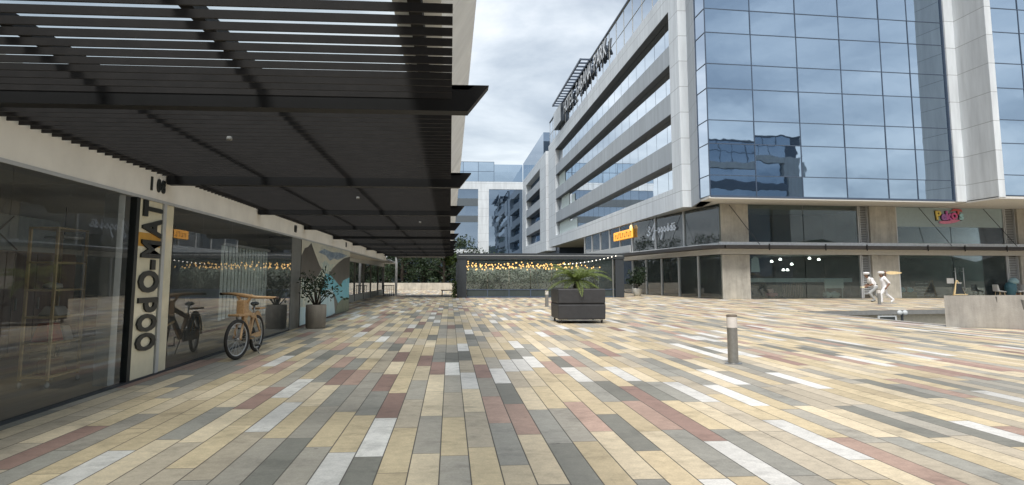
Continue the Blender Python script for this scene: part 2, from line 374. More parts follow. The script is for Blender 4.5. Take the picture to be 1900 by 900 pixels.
# ------------------------------------------------------------------ ground
A_, B_, C_, D_ = (15.9,22.6), (15.9,33.2), (26.0,35.2), (26.0,12.5)      # corners of the ramp opening
X0, X1, Y0, Y1 = -40, 90, -90, 101
g = MB()
def gq(*p): g.add([(x,y,0) for x,y in p], [tuple(range(len(p)))])
gq((X0,Y0),(15.9,Y0),(15.9,Y1),(X0,Y1)); gq((26,Y0),(X1,Y0),(X1,Y1),(26,Y1))
gq((15.9,Y0),(26,Y0),D_,A_); gq(B_,C_,(26,Y1),(15.9,Y1))
tag(g.build('plaza_ground', M['paving']), kind='structure')
g = MB(); z = -.03
for x0,x1,y0,y1 in ((-900,X0,-900,1500),(X1,900,-900,1500),(X0,X1,-900,Y0),(X0,X1,Y1,1500)):
    g.add([(x0,y0,z),(x1,y0,z),(x1,y1,z),(x0,y1,z)], [(0,1,2,3)])
tag(g.build('terrain', M['soil']), kind='structure')
# ramp down to the basement
r = MB()
r.add([(15.9,22.6,-.5),(26,12.5,-.5),(26,39.5,-3.2),(15.9,39.5,-3.2)], [(0,1,2,3)])
tag(r.build('ramp_road', M['midgrey']), kind='structure')
rw = thing('ramp_walls', 'beige retaining walls inside the sunken ramp opening beside the grey concrete parapet', 'wall', (20,33,0))
w = MB(); w.plate([(15.9,22.6,-.004),(15.9,39.5,-.004),(15.9,39.5,-3.4),(15.9,22.6,-3.4)], (-.2,0,0)); w.build('side_wall', M['beige'], rw)
w = MB(); w.plate([(26,12.5,-.004),(26,39.5,-.004),(26,39.5,-3.4),(26,12.5,-3.4)], (.2,0,0)); w.build('side_wall', M['beige'], rw)
w = MB(); w.prism([(15.9,33.6),(26,35.6),(26,35.9),(15.9,33.9)],-3.4,-.21); w.build('back_wall', plain('ochre_plaster', (.66,.60,.48), .8), rw)
w = MB(); w.plate([(15.9,33.2,-.006),(26,35.2,-.006),(26,39.5,-.006),(15.9,39.5,-.006)], (0,0,-.20)); w.build('slab_edge', M['midgrey'], rw)
w = MB(); w.box(15.92,16.12,22.65,33.2,-.004,.02); w.build('kerb', M['parapet'], rw)
sg = thing('clearance_board', 'grey board hanging from the slab edge over the sunken ramp', 'board', (20.62,33.85,-.52))
w = MB(); w.box(20.15,21.08,33.84,33.90,-.52,-.24); w.build('frame', M['lightgrey'], sg)
w = MB(); w.box(20.24,20.98,33.825,33.84,-.47,-.29); w.build('panel', M['darkin'], sg)
for x in (20.3,20.9):
    w = MB(); w.box(x,x+.03,33.86,33.89,-.24,-.2); w.build('hanger', M['dark'], sg)
sg = thing('twin_lamp', 'round twin headed lamp fixed under the slab edge of the ramp', 'lamp', (21.3,33.75,-.55))
w = MB(); w.box(21.24,21.34,33.74,33.8,-.55,-.05); w.build('stem', M['dark'], sg)
for dx in (-.13,.13):
    w = MB(); w.ball((21.29+dx,33.72,-.1),.13,.1,.12); w.build('head', M['lightgrey'], sg, True)
# parapet of the ramp
pw = thing('ramp_parapet', 'weathered grey concrete parapet wall with drip stains at right edge of the plaza', 'wall', (16,22.5,0))
w = MB(); P = [(15.68,22.58),(16.12,22.22),(27.5,11.9),(27.9,12.4)]
vs = [(x,y,0) for x,y in P]+[(15.66,22.56,.98),(16.02,22.28,.97),(27.4,11.9,1.32),(27.8,12.4,1.32)]
w.add(vs, [(3,2,1,0),(4,5,6,7),(0,1,5,4),(1,2,6,5),(2,3,7,6),(3,0,4,7)]); w.build('wall_body', M['parapet'], pw, bevel=.03)
stain = plain('drip_stain', (.10,.095,.085), .9, var=.4, scale=4)
dn = Vector((-.672,-.741,0))
for t, ww, hh in ((1.55,.10,.42),(2.55,.07,.5),(.9,.05,.2)):
    b0 = Vector((16.12,22.22,0))+Vector((.741,-.672,0))*t; tp = .97+.023*t; e = Vector((.741,-.672,0))
    w = MB(); f = lambda z: dn*(.003+.0075) if z>.5 else dn*.01
    lean = lambda z: Vector((-.065,.04,0))*(z/1.0)
    q = []
    for dx, zz in ((-ww/2,tp-.02),(ww/2,tp-.02),(ww*.15,tp-hh),(-ww*.1,tp-hh)): q.append(b0+e*dx+Vector((0,0,zz))+lean(zz)+dn*.012)
    w.add(q, [(3,2,1,0)]); w.build('drip_stain', stain, pw)
v = Vector((16.12,22.22,0))+Vector((.741,-.672,0))*2.0+dn*.05
ow = thing('wall_lamp', 'small black recessed lamp on the face of the concrete parapet', 'lamp', (17.55,20.9,.3))
w = MB(); c = Vector((16.12,22.22,.52))+Vector((.741,-.672,0))*1.62+dn*.02
w.obox(c,(.741,-.672,0),dn,(0,0,1),.09,.05,.04); w.build('housing', M['black'], ow, bevel=.01)

# ------------------------------------------------------------------ left shop building
GX = -4.72
sb = thing('shop_row', 'low row of glass fronted shops with cream fascia along the left of the plaza', 'building', (-6,20,0))
w = MB(); w.box(-5.02,GX,-6,55.5,2.80,3.9); w.build('fascia', M['cream'], sb)
w = MB(); w.box(-5.0,GX+.015,-6,55.4,2.755,2.80); w.build('head_track', M['alu'], sb)
w = MB(); w.box(-11,-5.02,-6,72,2.86,3.0); w.build('ceiling', M['paper'], sb)
w = MB(); w.box(-11.2,-5.02,-6,72,3.7,3.85); w.build('roof', M['midgrey'], sb)
w = MB(); w.box(-11.2,-11,-6,72,0,3.7); w.build('back_wall', M['innerwall'], sb)
w = MB(); w.box(-11,GX-.05,-6,35.4,.003,.03); w.build('floor', M['shopfloor'], sb)
for y, mm in ((-6,'darkin'),(23.2,'lightgrey'),(35.3,'midgrey')):
    w = MB(); w.box(-11,GX-.2,y,y+.12,.03,2.86); w.build('partition', M[mm], sb)
ys = [-6,-2.6,.8,4.6,8.35,11.33]
for a, b in zip(ys, ys[1:]):
    w = MB(); w.add([(GX,a+.006,.03),(GX,b-.006,.03),(GX,b-.006,2.76),(GX,a+.006,2.76)],[(0,1,2,3)]); w.build('glass_pane', M['leftglass'], sb)
ys = [13.08,14.6,16.5,18.5,20.6,22.6]
for a, b in zip(ys, ys[1:]):
    w = MB(); w.add([(GX,a+.006,.03),(GX,b-.006,.03),(GX,b-.006,2.76),(GX,a+.006,2.76)],[(0,1,2,3)]); w.build('glass_pane', M['leftglass'], sb)
w = MB(); w.box(GX-.06,GX+.02,-6,22.6,.0,.03); w.build('sill', M['dark'], sb)
w = MB(); w.box(-5.0,GX-.08,11.12,11.33,.03,2.76); w.build('column', M['lightgrey'], sb)
w = MB(); w.box(GX-.08,GX+.02,11.50,11.62,.03,2.755); w.build('jamb', M['signblack'], sb)
w = MB(); w.box(-5.4,GX+.01,22.62,23.98,0,2.755); w.build('pier', plain('pier_grey', (.15,.155,.145), .5), sb)
# recessed shops farther on
ys = [35.5,40,45,50,55,60,66,71]
for a, b in zip(ys, ys[1:]):
    w = MB(); w.box(-6.32,-6.3,a+.05,b-.05,.05,2.80); w.build('glass_pane', M['leftglass'], sb)
    w = MB(); w.box(-6.36,-6.24,b-.05,b+.05,0,2.8); w.build('mullion', M['midgrey'], sb)
w = MB(); w.box(-6.4,-6.22,35.5,71,2.56,2.86); w.build('head_band', M['lightgrey'], sb)
w = MB(); w.box(-6.36,-6.28,35.5,71,0,.45); w.build('base_panel', plain('base_panel_grey', (.30,.31,.29), .6), sb)
w = MB(); w.box(-11,-6.2,71,71.3,0,4); w.build('end_wall', M['midgrey'], sb)
w = MB(); w.box(-6.2,-5.02,35.4,55.5,2.80,2.86); w.build('soffit', M['cream'], sb)
# black shop numbers on the fascia
for txt, yy, lab in (('1 08', 12.0, 'first black shop number on the cream fascia, above the letter board'),
                     ('09', 22.9, 'small black shop number on the cream fascia above the grey pier'),
                     ('10', 34.0, 'tiny black shop number on the cream fascia above the mural')):
    o = thing('shop_number', lab, 'sign', (GX+.012, yy, 2.93), 'shop numbers on the cream fascia')
    for i_, dg_ in enumerate(txt.replace(' ','')):
        text_obj('digit', dg_, .28, .02, (GX+.012, yy-.05+.19*i_+(.1 if ' ' in txt and i_ else 0), 2.93), (0,1,0), (0,0,1), M['signblack'], o, bold=.012)
# letter board behind the glass
lb = thing('letter_board', 'tall cream board with black letters running upwards in the line of the storefront glass', 'sign', (-4.8,12.1,0.03))
w = MB(); w.box(GX-.05,GX-.004,11.63,12.54,.03,2.752); w.build('board', M['creamboard'], lb)
w = MB(); w.box(GX-.08,GX+.02,12.56,12.69,.03,2.752); w.build('post', M['alu'], lb)
w = MB(); w.box(GX-.05,GX-.004,12.71,13.06,.03,2.752); w.build('board', M['creamboard'], lb)
z = .42
for ch, sz, adv, sxx in (('O',.98,.29,.345),('O',.98,.29,.345),('d',.98,.31,.50),('O',1.02,.36,.42),('-',1.0,.17,.5),('M',.98,.36,.40),('A',.98,.30,.40),('T',.98,.30,.40)):
    text_obj('letter', ch, sz, .03, (GX+.011, 12.47, z), (0,0,1), (0,-1,0), M['signblack'], lb, bold=.036, sx=sxx); z += adv
w = MB(); w.box(GX-.003,GX-.001,11.64,12.53,2.03,2.24); w.build('sign_reflection', M['reflected_orange'], lb)  # painted reflection of the orange sign across the board
# rolling shelf rack
rk = thing('shelf_rack', 'light wood rolling shelf rack with goods behind the nearest storefront glass', 'rack', (-5.6,11.2,.03))
rk.location = (-5.72,11.42,.03)
rx0, rx1, ry0, ry1 = -5.92,-5.55,11.0,11.85
for x in (rx0,rx1):
    for y in (ry0,ry1):
        w = MB(); w.box(x-.018,x+.018,y-.018,y+.018,.13,2.26); w.build('post', M['lightwood'], rk)
        w = MB(); w.ball((x,y,.07),.03,.045,.045); w.build('castor', M['lightgrey'], rk, True)
for zz in (.16,.62,.98,1.36,1.75,2.24):
    w = MB(); w.box(rx0-.02,rx1+.02,ry0-.02,ry1+.02,zz,zz+.025); w.build('shelf', M['lightwood'], rk)
def bag(name, c, s, mat, lab, cat):
    o = MB(); x,y,zz = c; a,b,h = s
    o.add([(x-a,y-b,zz),(x+a,y-b,zz),(x+a,y+b,zz),(x-a,y+b,zz),(x-a*.5,y-b*.9,zz+h),(x+a*.5,y-b*.9,zz+h),(x+a*.5,y+b*.9,zz+h),(x-a*.5,y+b*.9,zz+h)],
          [(0,3,2,1),(4,5,6,7),(0,1,5,4),(1,2,6,5),(2,3,7,6),(3,0,4,7)])
    t = o.build(name, mat, bevel=.02); tag(t, lab, cat); return t
bag('cloth_bag', (-5.72,11.27,.645), (.13,.2,.26), M['red'], 'red cloth bag on the lower shelf of the wood rack', 'bag')
bag('paper_bag', (-5.70,11.6,.645), (.13,.12,.2), M['paper'], 'pale paper bag beside the red bag on the wood rack', 'bag')
bag('wicker_basket', (-5.72,11.4,.186), (.15,.22,.22), wood('wicker', (.22,.13,.07), (.36,.24,.13), 2, 14), 'brown wicker basket on the bottom shelf of the wood rack', 'basket')
bag('folded_cloth', (-5.72,11.4,1.006), (.15,.18,.13), M['paper'], 'white folded cloth on the middle shelf of the wood rack', 'cloth')
o = MB(); o.lathe((-5.72,11.3,1.386), [(.06,0),(.13,.02),(.12,.07),(.06,.09),(.02,.1)], 14); tag(o.build('ceramic_bowl', M['paper'], smooth=True), 'small white bowl on the upper shelf of the wood rack', 'bowl')
# furniture of the nearest shop
cb = thing('display_cabinet', 'dark brown wooden cabinet behind the shelf rack in the nearest shop', 'cabinet', (-7.6,13.8,.03))
w = MB(); w.box(-8.0,-7.3,12.4,15.2,.24,2.0); w.build('carcass', M['cabwood'], cb, bevel=.02)
for k in range(4):
    w = MB(); w.box(-7.3,-7.28,12.44+k*.69,12.44+k*.69+.66,.30,1.95); d = w.build('door', M['cabwood'], cb)
    w = MB(); w.box(-7.28,-7.25,12.5+k*.69,12.53+k*.69,1.0,1.2); w.build('handle', M['steel'], d)
for y in (12.6,15.0):
    w = MB(); w.box(-7.9,-7.4,y-.04,y+.04,.03,.24); w.build('foot', M['black'], cb)
po = thing('wall_screen', 'blue grey screen panel above the dark cabinet in the nearest shop', 'screen', (-8.7,15.4,2.08))
w = MB(); w.box(-8.75,-8.65,13.6,17.2,2.08,2.78); w.build('panel', plain('screen_grey', (.26,.31,.34), .5), po)
w = MB(); w.beam((-8.63,14.2,2.75),(-8.63,15.6,2.1),.02,.02); w.beam((-8.63,15.4,2.75),(-8.63,14.4,2.1),.02,.02); w.build('brace', M['dark'], po)
# furniture of the second shop
st = thing('bike_frame_display', 'tall thin wooden frame display standing behind the glass beside the letter board', 'display', (-5.4,14.6,.03))
for p, q in (((-5.45,14.3,1.65),(-5.5,15.0,.25)),((-5.45,14.3,1.60),(-5.45,14.95,1.45)),((-5.45,14.95,1.45),(-5.47,14.35,1.2)),((-5.5,15.0,.25),(-5.3,14.35,.75)),((-5.3,14.35,.75),(-5.3,14.1,.95)),((-5.4,14.32,.85),(-5.4,14.6,.03)),((-5.5,15.0,.25),(-5.5,15.05,.03)),((-5.3,14.35,.62),(-5.35,15.1,.7))):
    w = MB(); w.beam(p,q,.035,.035); w.build('bar', M['lightwood'], st)
for y in (14.55,14.72):
    w = MB(); w.tube([(-5.45,y,2.86),(-5.45,y-.28,1.66)],.008,6); w.build('hanging_wire', M['alu'], st)
cu = thing('vertical_blind', 'white vertical blind hanging inside the glass near the grey pier', 'blind', (-5.2,20,.5))
for k in range(15):
    y = 18.0+k*.3; w = MB(); zb = .55+.02*k if k < 9 else .5
    w.obox((-5.35,y,(zb+2.3)/2),(0,1,.0),(1,.25,0),(0,0,1),.11,.006,(2.3-zb)/2); w.build('blind_slat', M['curtain'], cu)
w = MB(); w.box(-5.42,-5.28,17.8,22.4,2.3,2.36); w.build('rail', M['alu'], cu)
ch = thing('shell_chair', 'white shell chair in the second shop behind the glass', 'chair', (-7.2,22.2,.03))
w = MB(); w.lathe((-7.2,22.2,.48), [(.05,-.02),(.24,.0),(.28,.05),(.25,.06),(.04,.02)], 16); w.build('seat', M['paper'], ch, True)
w = MB(); w.plate([(-7.45,21.95,.5),(-7.45,22.45,.5),(-7.52,22.38,.98),(-7.52,22.02,.98)], (-.03,0,.01)); w.build('backrest', M['paper'], ch, bevel=.02)
for a in range(4):
    dx = .2*math.cos(a*1.57+.78); dy = .2*math.sin(a*1.57+.78); w = MB(); w.tube([(-7.2+dx*.4,22.2+dy*.4,.48),(-7.2+dx,22.2+dy,.03)],.014,6); w.build('leg', M['lightwood'], ch)
ct = thing('shop_counter', 'long dark counter at the back of the second shop', 'counter', (-9.5,17,.03))
w = MB(); w.box(-9.9,-9.3,17.5,22.9,.03,1.0); w.build('counter_body', M['darkwood'], ct)
w = MB(); w.box(-9.95,-9.2,17.4,23,1.0,1.05); w.build('counter_top', M['midgrey'], ct)
for k,(y,x) in enumerate(((14.5,-7.2),(17.0,-7.2),(19.5,-7.0))):
    pl = thing('pendant_lamp', ['disc pendant lamp hanging near the wooden display frame','disc pendant lamp hanging in the middle of the second shop','disc pendant lamp hanging near the white blind'][k], 'lamp', (x,y,2.2), 'disc pendants in the second shop')
    w = MB(); w.lathe((x,y,2.28), [(.02,.06),(.32,.02),(.33,0),(.3,-.01)], 20); w.build('lamp_shade', M['lightgrey'], pl, True)
    w = MB(); w.tube([(x,y,2.34),(x,y,2.86)],.008,6); w.build('cord', M['black'], pl)
# mural on the blind end of the row
mu = thing('wall_mural', 'large printed mural of dark mountains, pale sky and a turquoise waterfall on the shop wall', 'mural', (-4.8,30,0))
def print_mat(name, cols, scale=1.5, sy=1.0, sz=1.0):
    m, nt, b, out = newmat(name); L = nt.links
    g = N(nt, 'ShaderNodeNewGeometry'); mp_ = N(nt, 'ShaderNodeMapping'); mp_.inputs['Scale'].default_value = (1,sy,sz); L.new(g.outputs['Position'], mp_.inputs[0])
    n1 = N(nt, 'ShaderNodeTexNoise'); setin(n1, Scale=scale, Detail=7, Roughness=.65, Distortion=.8); L.new(mp_.outputs[0], n1.inputs['Vector'])
    r = N(nt, 'ShaderNodeValToRGB'); cr = r.color_ramp
    cr.elements[0].position = .30; cr.elements[0].color = (*cols[0],1); cr.elements[1].position = .70; cr.elements[1].color = (*cols[-1],1)
    for k in range(1, len(cols)-1):
        e = cr.elements.new(.30+.40*k/(len(cols)-1)); e.color = (*cols[k],1)
    L.new(n1.outputs['Fac'], r.inputs['Fac']); L.new(r.outputs['Color'], b.inputs['Base Color']); setin(b, Roughness=.35); return m
mdark = print_mat('mural_mountain', [(.03,.03,.032),(.055,.053,.05),(.085,.082,.075)], .9)
msky = print_mat('mural_sky', [(.42,.46,.44),(.60,.58,.46),(.66,.64,.54)], 1.2, .6, 2)
mblue = print_mat('mural_blue', [(.12,.22,.34),(.36,.44,.48),(.10,.17,.27),(.40,.46,.46)], 2.2, .7, 2.5)
mteal = print_mat('mural_teal', [(.05,.30,.42),(.14,.58,.70),(.10,.48,.62),(.50,.74,.76)], 1.3, .8, 1.2)
mwater = print_mat('mural_water', [(.34,.58,.68),(.58,.76,.80),(.40,.64,.72),(.66,.80,.82)], 2.2, 2.2, .25)
mpale = print_mat('mural_foam', [(.16,.24,.20),(.68,.70,.56),(.30,.42,.42),(.70,.68,.48)], 3.2)
mgreen = print_mat('mural_moss', [(.03,.06,.035),(.08,.13,.08),(.12,.17,.12)], 2.0)
MX = GX+.02
def mp(pts, mat, nm, lay):
    w = MB(); w.plate([(MX,y,z) for y,z in pts], (.003+.004*lay,0,0)); return w.build(nm, mat, mu, recalc=True)
w = MB(); w.box(GX-.15,MX,24.0,35.45,.02,2.755); w.build('backing', mdark, mu)
mp([(24.0,2.25),(24.0,2.75),(35.4,2.75),(35.4,2.52),(33.5,2.40),(32,2.2),(30.4,1.93),(29.3,1.66),(28.2,1.75),(27.3,2.0),(26.3,2.4),(25.6,2.72),(25.0,2.55),(24.5,2.5)], msky, 'printed_sky', 0)
mp([(27.0,2.45),(28.2,2.62),(30,2.55),(32,2.6),(34.5,2.55),(33.3,2.42),(31.6,2.28),(30.6,2.32),(29.6,2.2),(28.6,2.38)], mblue, 'printed_cloud', 1)
mp([(27.6,2.05),(28.6,2.2),(29.7,2.05),(30.8,2.1),(30.0,1.86),(29.3,1.68),(28.4,1.76)], mpale, 'printed_snow', 1)
mp([(24.05,.45),(24.05,1.55),(25.0,1.45),(26.0,1.3),(26.9,1.55),(28.2,1.95),(28.7,1.7),(28.2,1.2),(27.4,.7),(25.8,.5)], mpale, 'printed_foam', 0)
mp([(27.6,.95),(27.9,1.35),(28.9,1.78),(30.0,1.62),(31.2,1.42),(32.6,1.15),(33.4,1.42),(35.4,1.55),(35.4,.62),(33.6,.6),(32.2,.42),(31.0,.9),(30,1.1),(28.6,.95)], mteal, 'printed_lake', 0)
mp([(27.7,.06),(27.9,1.0),(28.8,1.1),(30.2,1.12),(30.7,.95),(31.3,.10),(30.0,.06)], mwater, 'printed_waterfall', 1)
mp([(24.05,.05),(24.05,.62),(25.2,.58),(26.3,.52),(26.6,.05)], mwater, 'printed_stream', 1)
mp([(31.4,.1),(31.9,.45),(33.4,.66),(35.4,.62),(35.4,.05),(31.5,.05)], mgreen, 'printed_moss', 1)

# ------------------------------------------------------------------ pergola
pg = thing('pergola', 'long dark slatted pergola roof over the walkway beside the shops', 'pergola', (-2.3,25,0))
w = MB(); y = -5.0; k = 0
while y < 57:
    w.box(-4.70,0.0,y-.010,y+.010,3.20,3.256); y += .226
w.build('slats', M['brown'], pg)
BY = [-5.0,.9,6.75,12.6,18.5,24.3,30.3,36.3,42.2,48.1,54.0]
for y in BY:
    w = MB(); zt = 3.29
    prof = [(-4.70,3.085),(.15,3.085),(.345,3.335),(.215,3.335),(.155,zt),(-4.70,zt)]
    w.add([(x,y,zz) for x,zz in prof]+[(x,y+.19,zz) for x,zz in prof], [(0,1,2,5),(2,3,4,5),(11,8,7,6),(11,10,9,8)]+[(i+6,(i+1)%6+6,(i+1)%6,i) for i in range(6)])
    w.build('cross_beam', M['black'], pg)
for x in (-4.55,-3.15,-1.75,-.25):
    w = MB(); w.box(x-.045,x+.045,-5,57,3.32,3.42); w.build('joist', M['black'], pg)
w = MB(); pr_ = [(-.08,3.45),(.205,3.95),(.205,4.12),(-.42,4.12),(-.42,3.45)]
w.add([(x,-5,z) for x,z in pr_]+[(x,57,z) for x,z in pr_],[(0,1,2,3,4),(9,8,7,6,5)]+[(i+5,(i+1)%5+5,(i+1)%5,i) for i in range(5)]); w.build('edge_slab', cladding('edge_slab_concrete', (.72,.75,.77), pz=30, py=2.9, rough=.8, seam=.8), pg, recalc=True)
roofm, nt, b, out = newmat('roof_panel_plastic'); nt.nodes.remove(b)
d1 = N(nt, 'ShaderNodeBsdfDiffuse'); d1.inputs[0].default_value = (.45,.47,.46,1); d2 = N(nt, 'ShaderNodeBsdfTranslucent'); d2.inputs[0].default_value = (.62,.65,.63,1)
mxs = N(nt, 'ShaderNodeMixShader'); mxs.inputs[0].default_value = .7; nt.links.new(d1.outputs[0], mxs.inputs[1]); nt.links.new(d2.outputs[0], mxs.inputs[2])
trp = N(nt, 'ShaderNodeBsdfTransparent'); trp.inputs[0].default_value = (.92,.94,.94,1); mx2 = N(nt, 'ShaderNodeMixShader'); mx2.inputs[0].default_value = .93; nt.links.new(mxs.outputs[0], mx2.inputs[1]); nt.links.new(trp.outputs[0], mx2.inputs[2]); nt.links.new(mx2.outputs[0], out.inputs[0])
yy = -5.0
for i in range(len(BY)):
    y1 = BY[i+1] if i+1 < len(BY) else 57
    w = MB(); w.box(-4.70,-.44,BY[i]+.04,y1-.04,3.60,3.63); w.build('roof_panel', roofm, pg)
for y in (66.2,):
    w = MB(); w.box(-4.82,-4.62,y-.1,y+.1,0,3.3); w.build('post', M['lightgrey'], pg)
w = MB(); w.box(-4.72,-.1,57,66.4,3.3,3.36); w.build('end_beam', M['black'], pg)
for i,(x,y) in enumerate(((-1.9,15.3),(-2.6,8.8),(-.9,22))):
    dl = MB(); dl.lathe((x,y,3.15), [(.032,0),(.035,.02),(.03,.045)], 14)
    tag(dl.build('spotlight', M['midgrey'], smooth=True), ['small round spotlight under the pergola slats, second from the near end','small round spotlight under the pergola slats, nearest','small round spotlight under the pergola slats, farthest'][i], 'lamp', 'spotlights under the pergola')

# ------------------------------------------------------------------ hotel
hb = thing('hotel_building', 'large hotel with blue mirror glass corner and white framed side wing', 'building', (30,60,0))
a5 = R(4.7); E1 = Vector((math.cos(a5), math.sin(a5), 0)); E2 = Vector((-math.sin(a5), math.cos(a5), 0)); FO = Vector((17.70,49.02,0))
def fw(s, t, z=0): return FO+E1*s+E2*t+Vector((0,0,z))
def fbox(mb, s0, s1, t0, t1, z0, z1, m=0): mb.obox(fw((s0+s1)/2,(t0+t1)/2,(z0+z1)/2), E1, E2, (0,0,1), (s1-s0)/2, (t1-t0)/2, (z1-z0)/2, m)
ROOF = 29.4
zr = [7.13,8.55,10.76,12.41,14.67,16.44,18.70,20.44,22.7,24.45,26.7,28.0,ROOF]
def panes(p0, u, us, zs, nrm, mat, name, tilt=.004, skip=()):
    w = MB(); u = Vector(u); nrm = Vector(nrm)
    for i in range(len(us)-1):
        for j in range(len(zs)-1):
            if (i,j) in skip: continue
            q = []
            ta, tb = rnd.gauss(0,tilt), rnd.gauss(0,tilt)
            for aa,bb in ((0,0),(1,0),(1,1),(0,1)):
                q.append(Vector(p0)+u*(us[i+aa])+Vector((0,0,zs[j+bb]))+nrm*((aa-.5)*ta*(us[i+1]-us[i])+(bb-.5)*tb*(zs[j+1]-zs[j])))
            w.add(q, [(0,1,2,3)])
    return w.build(name, mat, hb)
def grid(p0, u, us, zs, nrm, name, wd=.052, mat='mull'):
    w = MB(); u = Vector(u); nrm = Vector(nrm); p0 = Vector(p0)
    for s in us: w.obox(p0+u*s+Vector((0,0,(zs[0]+zs[-1])/2))+nrm*.012, u, nrm, (0,0,1), wd/2, .03, (zs[-1]-zs[0])/2)
    for z in zs: w.obox(p0+u*(us[0]+us[-1])/2+Vector((0,0,z))+nrm*.008, u, nrm, (0,0,1), (us[-1]-us[0])/2, .028, wd/2)
    return w.build(name, M[mat], hb)
us = [0,3.41,6.91,10.32,13.58,15.90,18.79]
panes(FO, E1, us, zr, -E2, M['facade'], 'curtain_wall'); grid(FO, E1, us, zr, -E2, 'mullions')
P0 = (17.70,49.02,0)
panes(P0, (0,1,0), [0,2.1], zr, (-1,0,0), M['facade2'], 'corner_glass', .003); grid(P0, (0,1,0), [0,2.1], zr, (-1,0,0), 'mullions', .05)
w = MB(); w.prism([(17.705,51.14),(18.42,55.2),(19.2,55.2),(18.6,51.14)], 6.93, ROOF); w.build('return_panel', cladding('return_cladding', (.36,.40,.44), py=40), hb)
# white frame of the side wing
FX, FI = 17.73, 18.40
w = MB(); w.box(FX,18.42,55.2,57.6,6.92,25.4); w.build('frame_column', [M['white']], hb)
w = MB(); w.box(FX,18.6,124.0,132.6,6.92,25.4); w.build('frame_column', M['white'], hb)
w = MB(); w.box(FX,18.5,57.6,124.0,6.92,8.6); w.build('frame_band', M['white'], hb)
w = MB(); w.box(FX,18.5,57.6,124.0,23.34,25.4); w.build('frame_band', M['white'], hb)
for z0,z1 in ((10.77,12.49),(14.78,16.48),(18.9,20.5)):
    w = MB(); w.box(FX+.05,18.39,57.62,123.98,z0,z1); w.build('spandrel', M['grey'], hb)
    w = MB(); w.box(FX+.06,18.38,57.63,123.97,z0-.05,z0-.002); w.build('soffit_shade_strip', M['soffit_shade'], hb)  # dark strip painting in the shade under the spandrel
w = MB(); w.box(FX+.01,18.38,57.61,123.98,23.29,23.338); w.build('soffit_shade_strip', M['soffit_shade'], hb)  # painted shade under the top frame band
wy = [57.6+3.32*k for k in range(21)]
wz = [8.6,10.77,12.49,14.78,16.48,18.9,20.5,23.34]
panes((FI,0,0), (0,1,0), wy, wz, (-1,0,0), M['sideband'], 'window_band', .0004); grid((FI+.034,0,0), (0,1,0), wy, [8.6,23.34], (-1,0,0), 'mullions', .035)
for (y0,y1,z0,z1) in ((113,123.5,8.62,10.7),(113,121,12.5,14.7),(106,113,8.62,10.2),(117,123.5,16.5,18.8),(108,111,12.5,14.0)):
    w = MB(); w.box(FI-.06,FI-.04,y0,y1,z0,z1); w.build('window_blind', M['curtain'], hb)
py_ = [55.2+3.6*k for k in range(22)]; pz_ = [25.4,27.2,ROOF]
panes((17.80,0,0), (0,1,0), py_, pz_, (-1,0,0), M['facade3'], 'parapet_glass', .002); grid((17.80,0,0), (0,1,0), py_, pz_, (-1,0,0), 'mullions', .035, 'lightgrey')
w = MB(); w.box(17.68,18.0,51.2,131,ROOF,ROOF+.16); w.build('roof_edge', M['mull'], hb)
w = MB(); w.box(18.55,60,55.3,131,7.1,ROOF-.3); w.build('wall_core', M['mull'], hb)
w = MB(); w.box(17.9,24,131.0,131.2,25.4,ROOF); w.build('parapet_end', M['lightgrey'], hb)
# soffit under the upper floors
w = MB(); w.prism([tuple(fw(-.08,-.05)[:2]), tuple(fw(20.6,-.05)[:2]), tuple(fw(20.6,14)[:2]), (19.0,66.0), (18.6,55.0), (17.72,51.1)], 6.93, 7.08); w.build('soffit', M['beige'], hb)
w = MB(); w.box(17.80,30,55.5,132,6.94,7.09); w.build('soffit', M['beige'], hb)
w = MB(); fbox(w,-.02,18.8,-.07,-.03,7.02,7.12); w.build('drip_edge', M['mull'], hb)
# fin and projecting box at the right
w = MB(); fbox(w,18.83,19.60,-.25,.6,7.0,ROOF+1); w.build('fin', M['whitex'], hb)
w = MB(); fbox(w,18.74,18.83,-.12,.2,7.05,ROOF); w.build('fin_edge', M['mull'], hb)
q = fw(19.60,0); QX = q.x+.01
w = MB(); w.prism([(QX,50.9),(QX,47.25),(QX+.5,47.29),(QX+.5,50.9)], 7.0, ROOF+1); w.build('box_fin', [M['finface']], hb)
w = MB(); w.prism([(QX+.002,47.248),(QX+.498,47.288),(QX+.498,47.20),(QX+.002,47.16)], 7.0, ROOF+1); w.build('box_edge', M['whitex'], hb)
bp0 = (QX+.5,47.3,0); bu = [0,2.25,5.4,8.8,12.2]
panes(bp0, E1, bu, zr, -E2, M['facade'], 'curtain_wall'); grid(bp0, E1, bu, zr, -E2, 'mullions')
w = MB(); w.prism([(QX,47.2),(QX+13,48.27),(QX+13,60),(QX,60)], 6.90, 7.06); w.build('soffit', M['beige'], hb)
w = MB(); w.prism([(QX+.6,47.5),(QX+12.6,48.5),(QX+12.6,60),(QX+.6,60)], 7.1, ROOF); w.build('wall_core', M['mull'], hb)
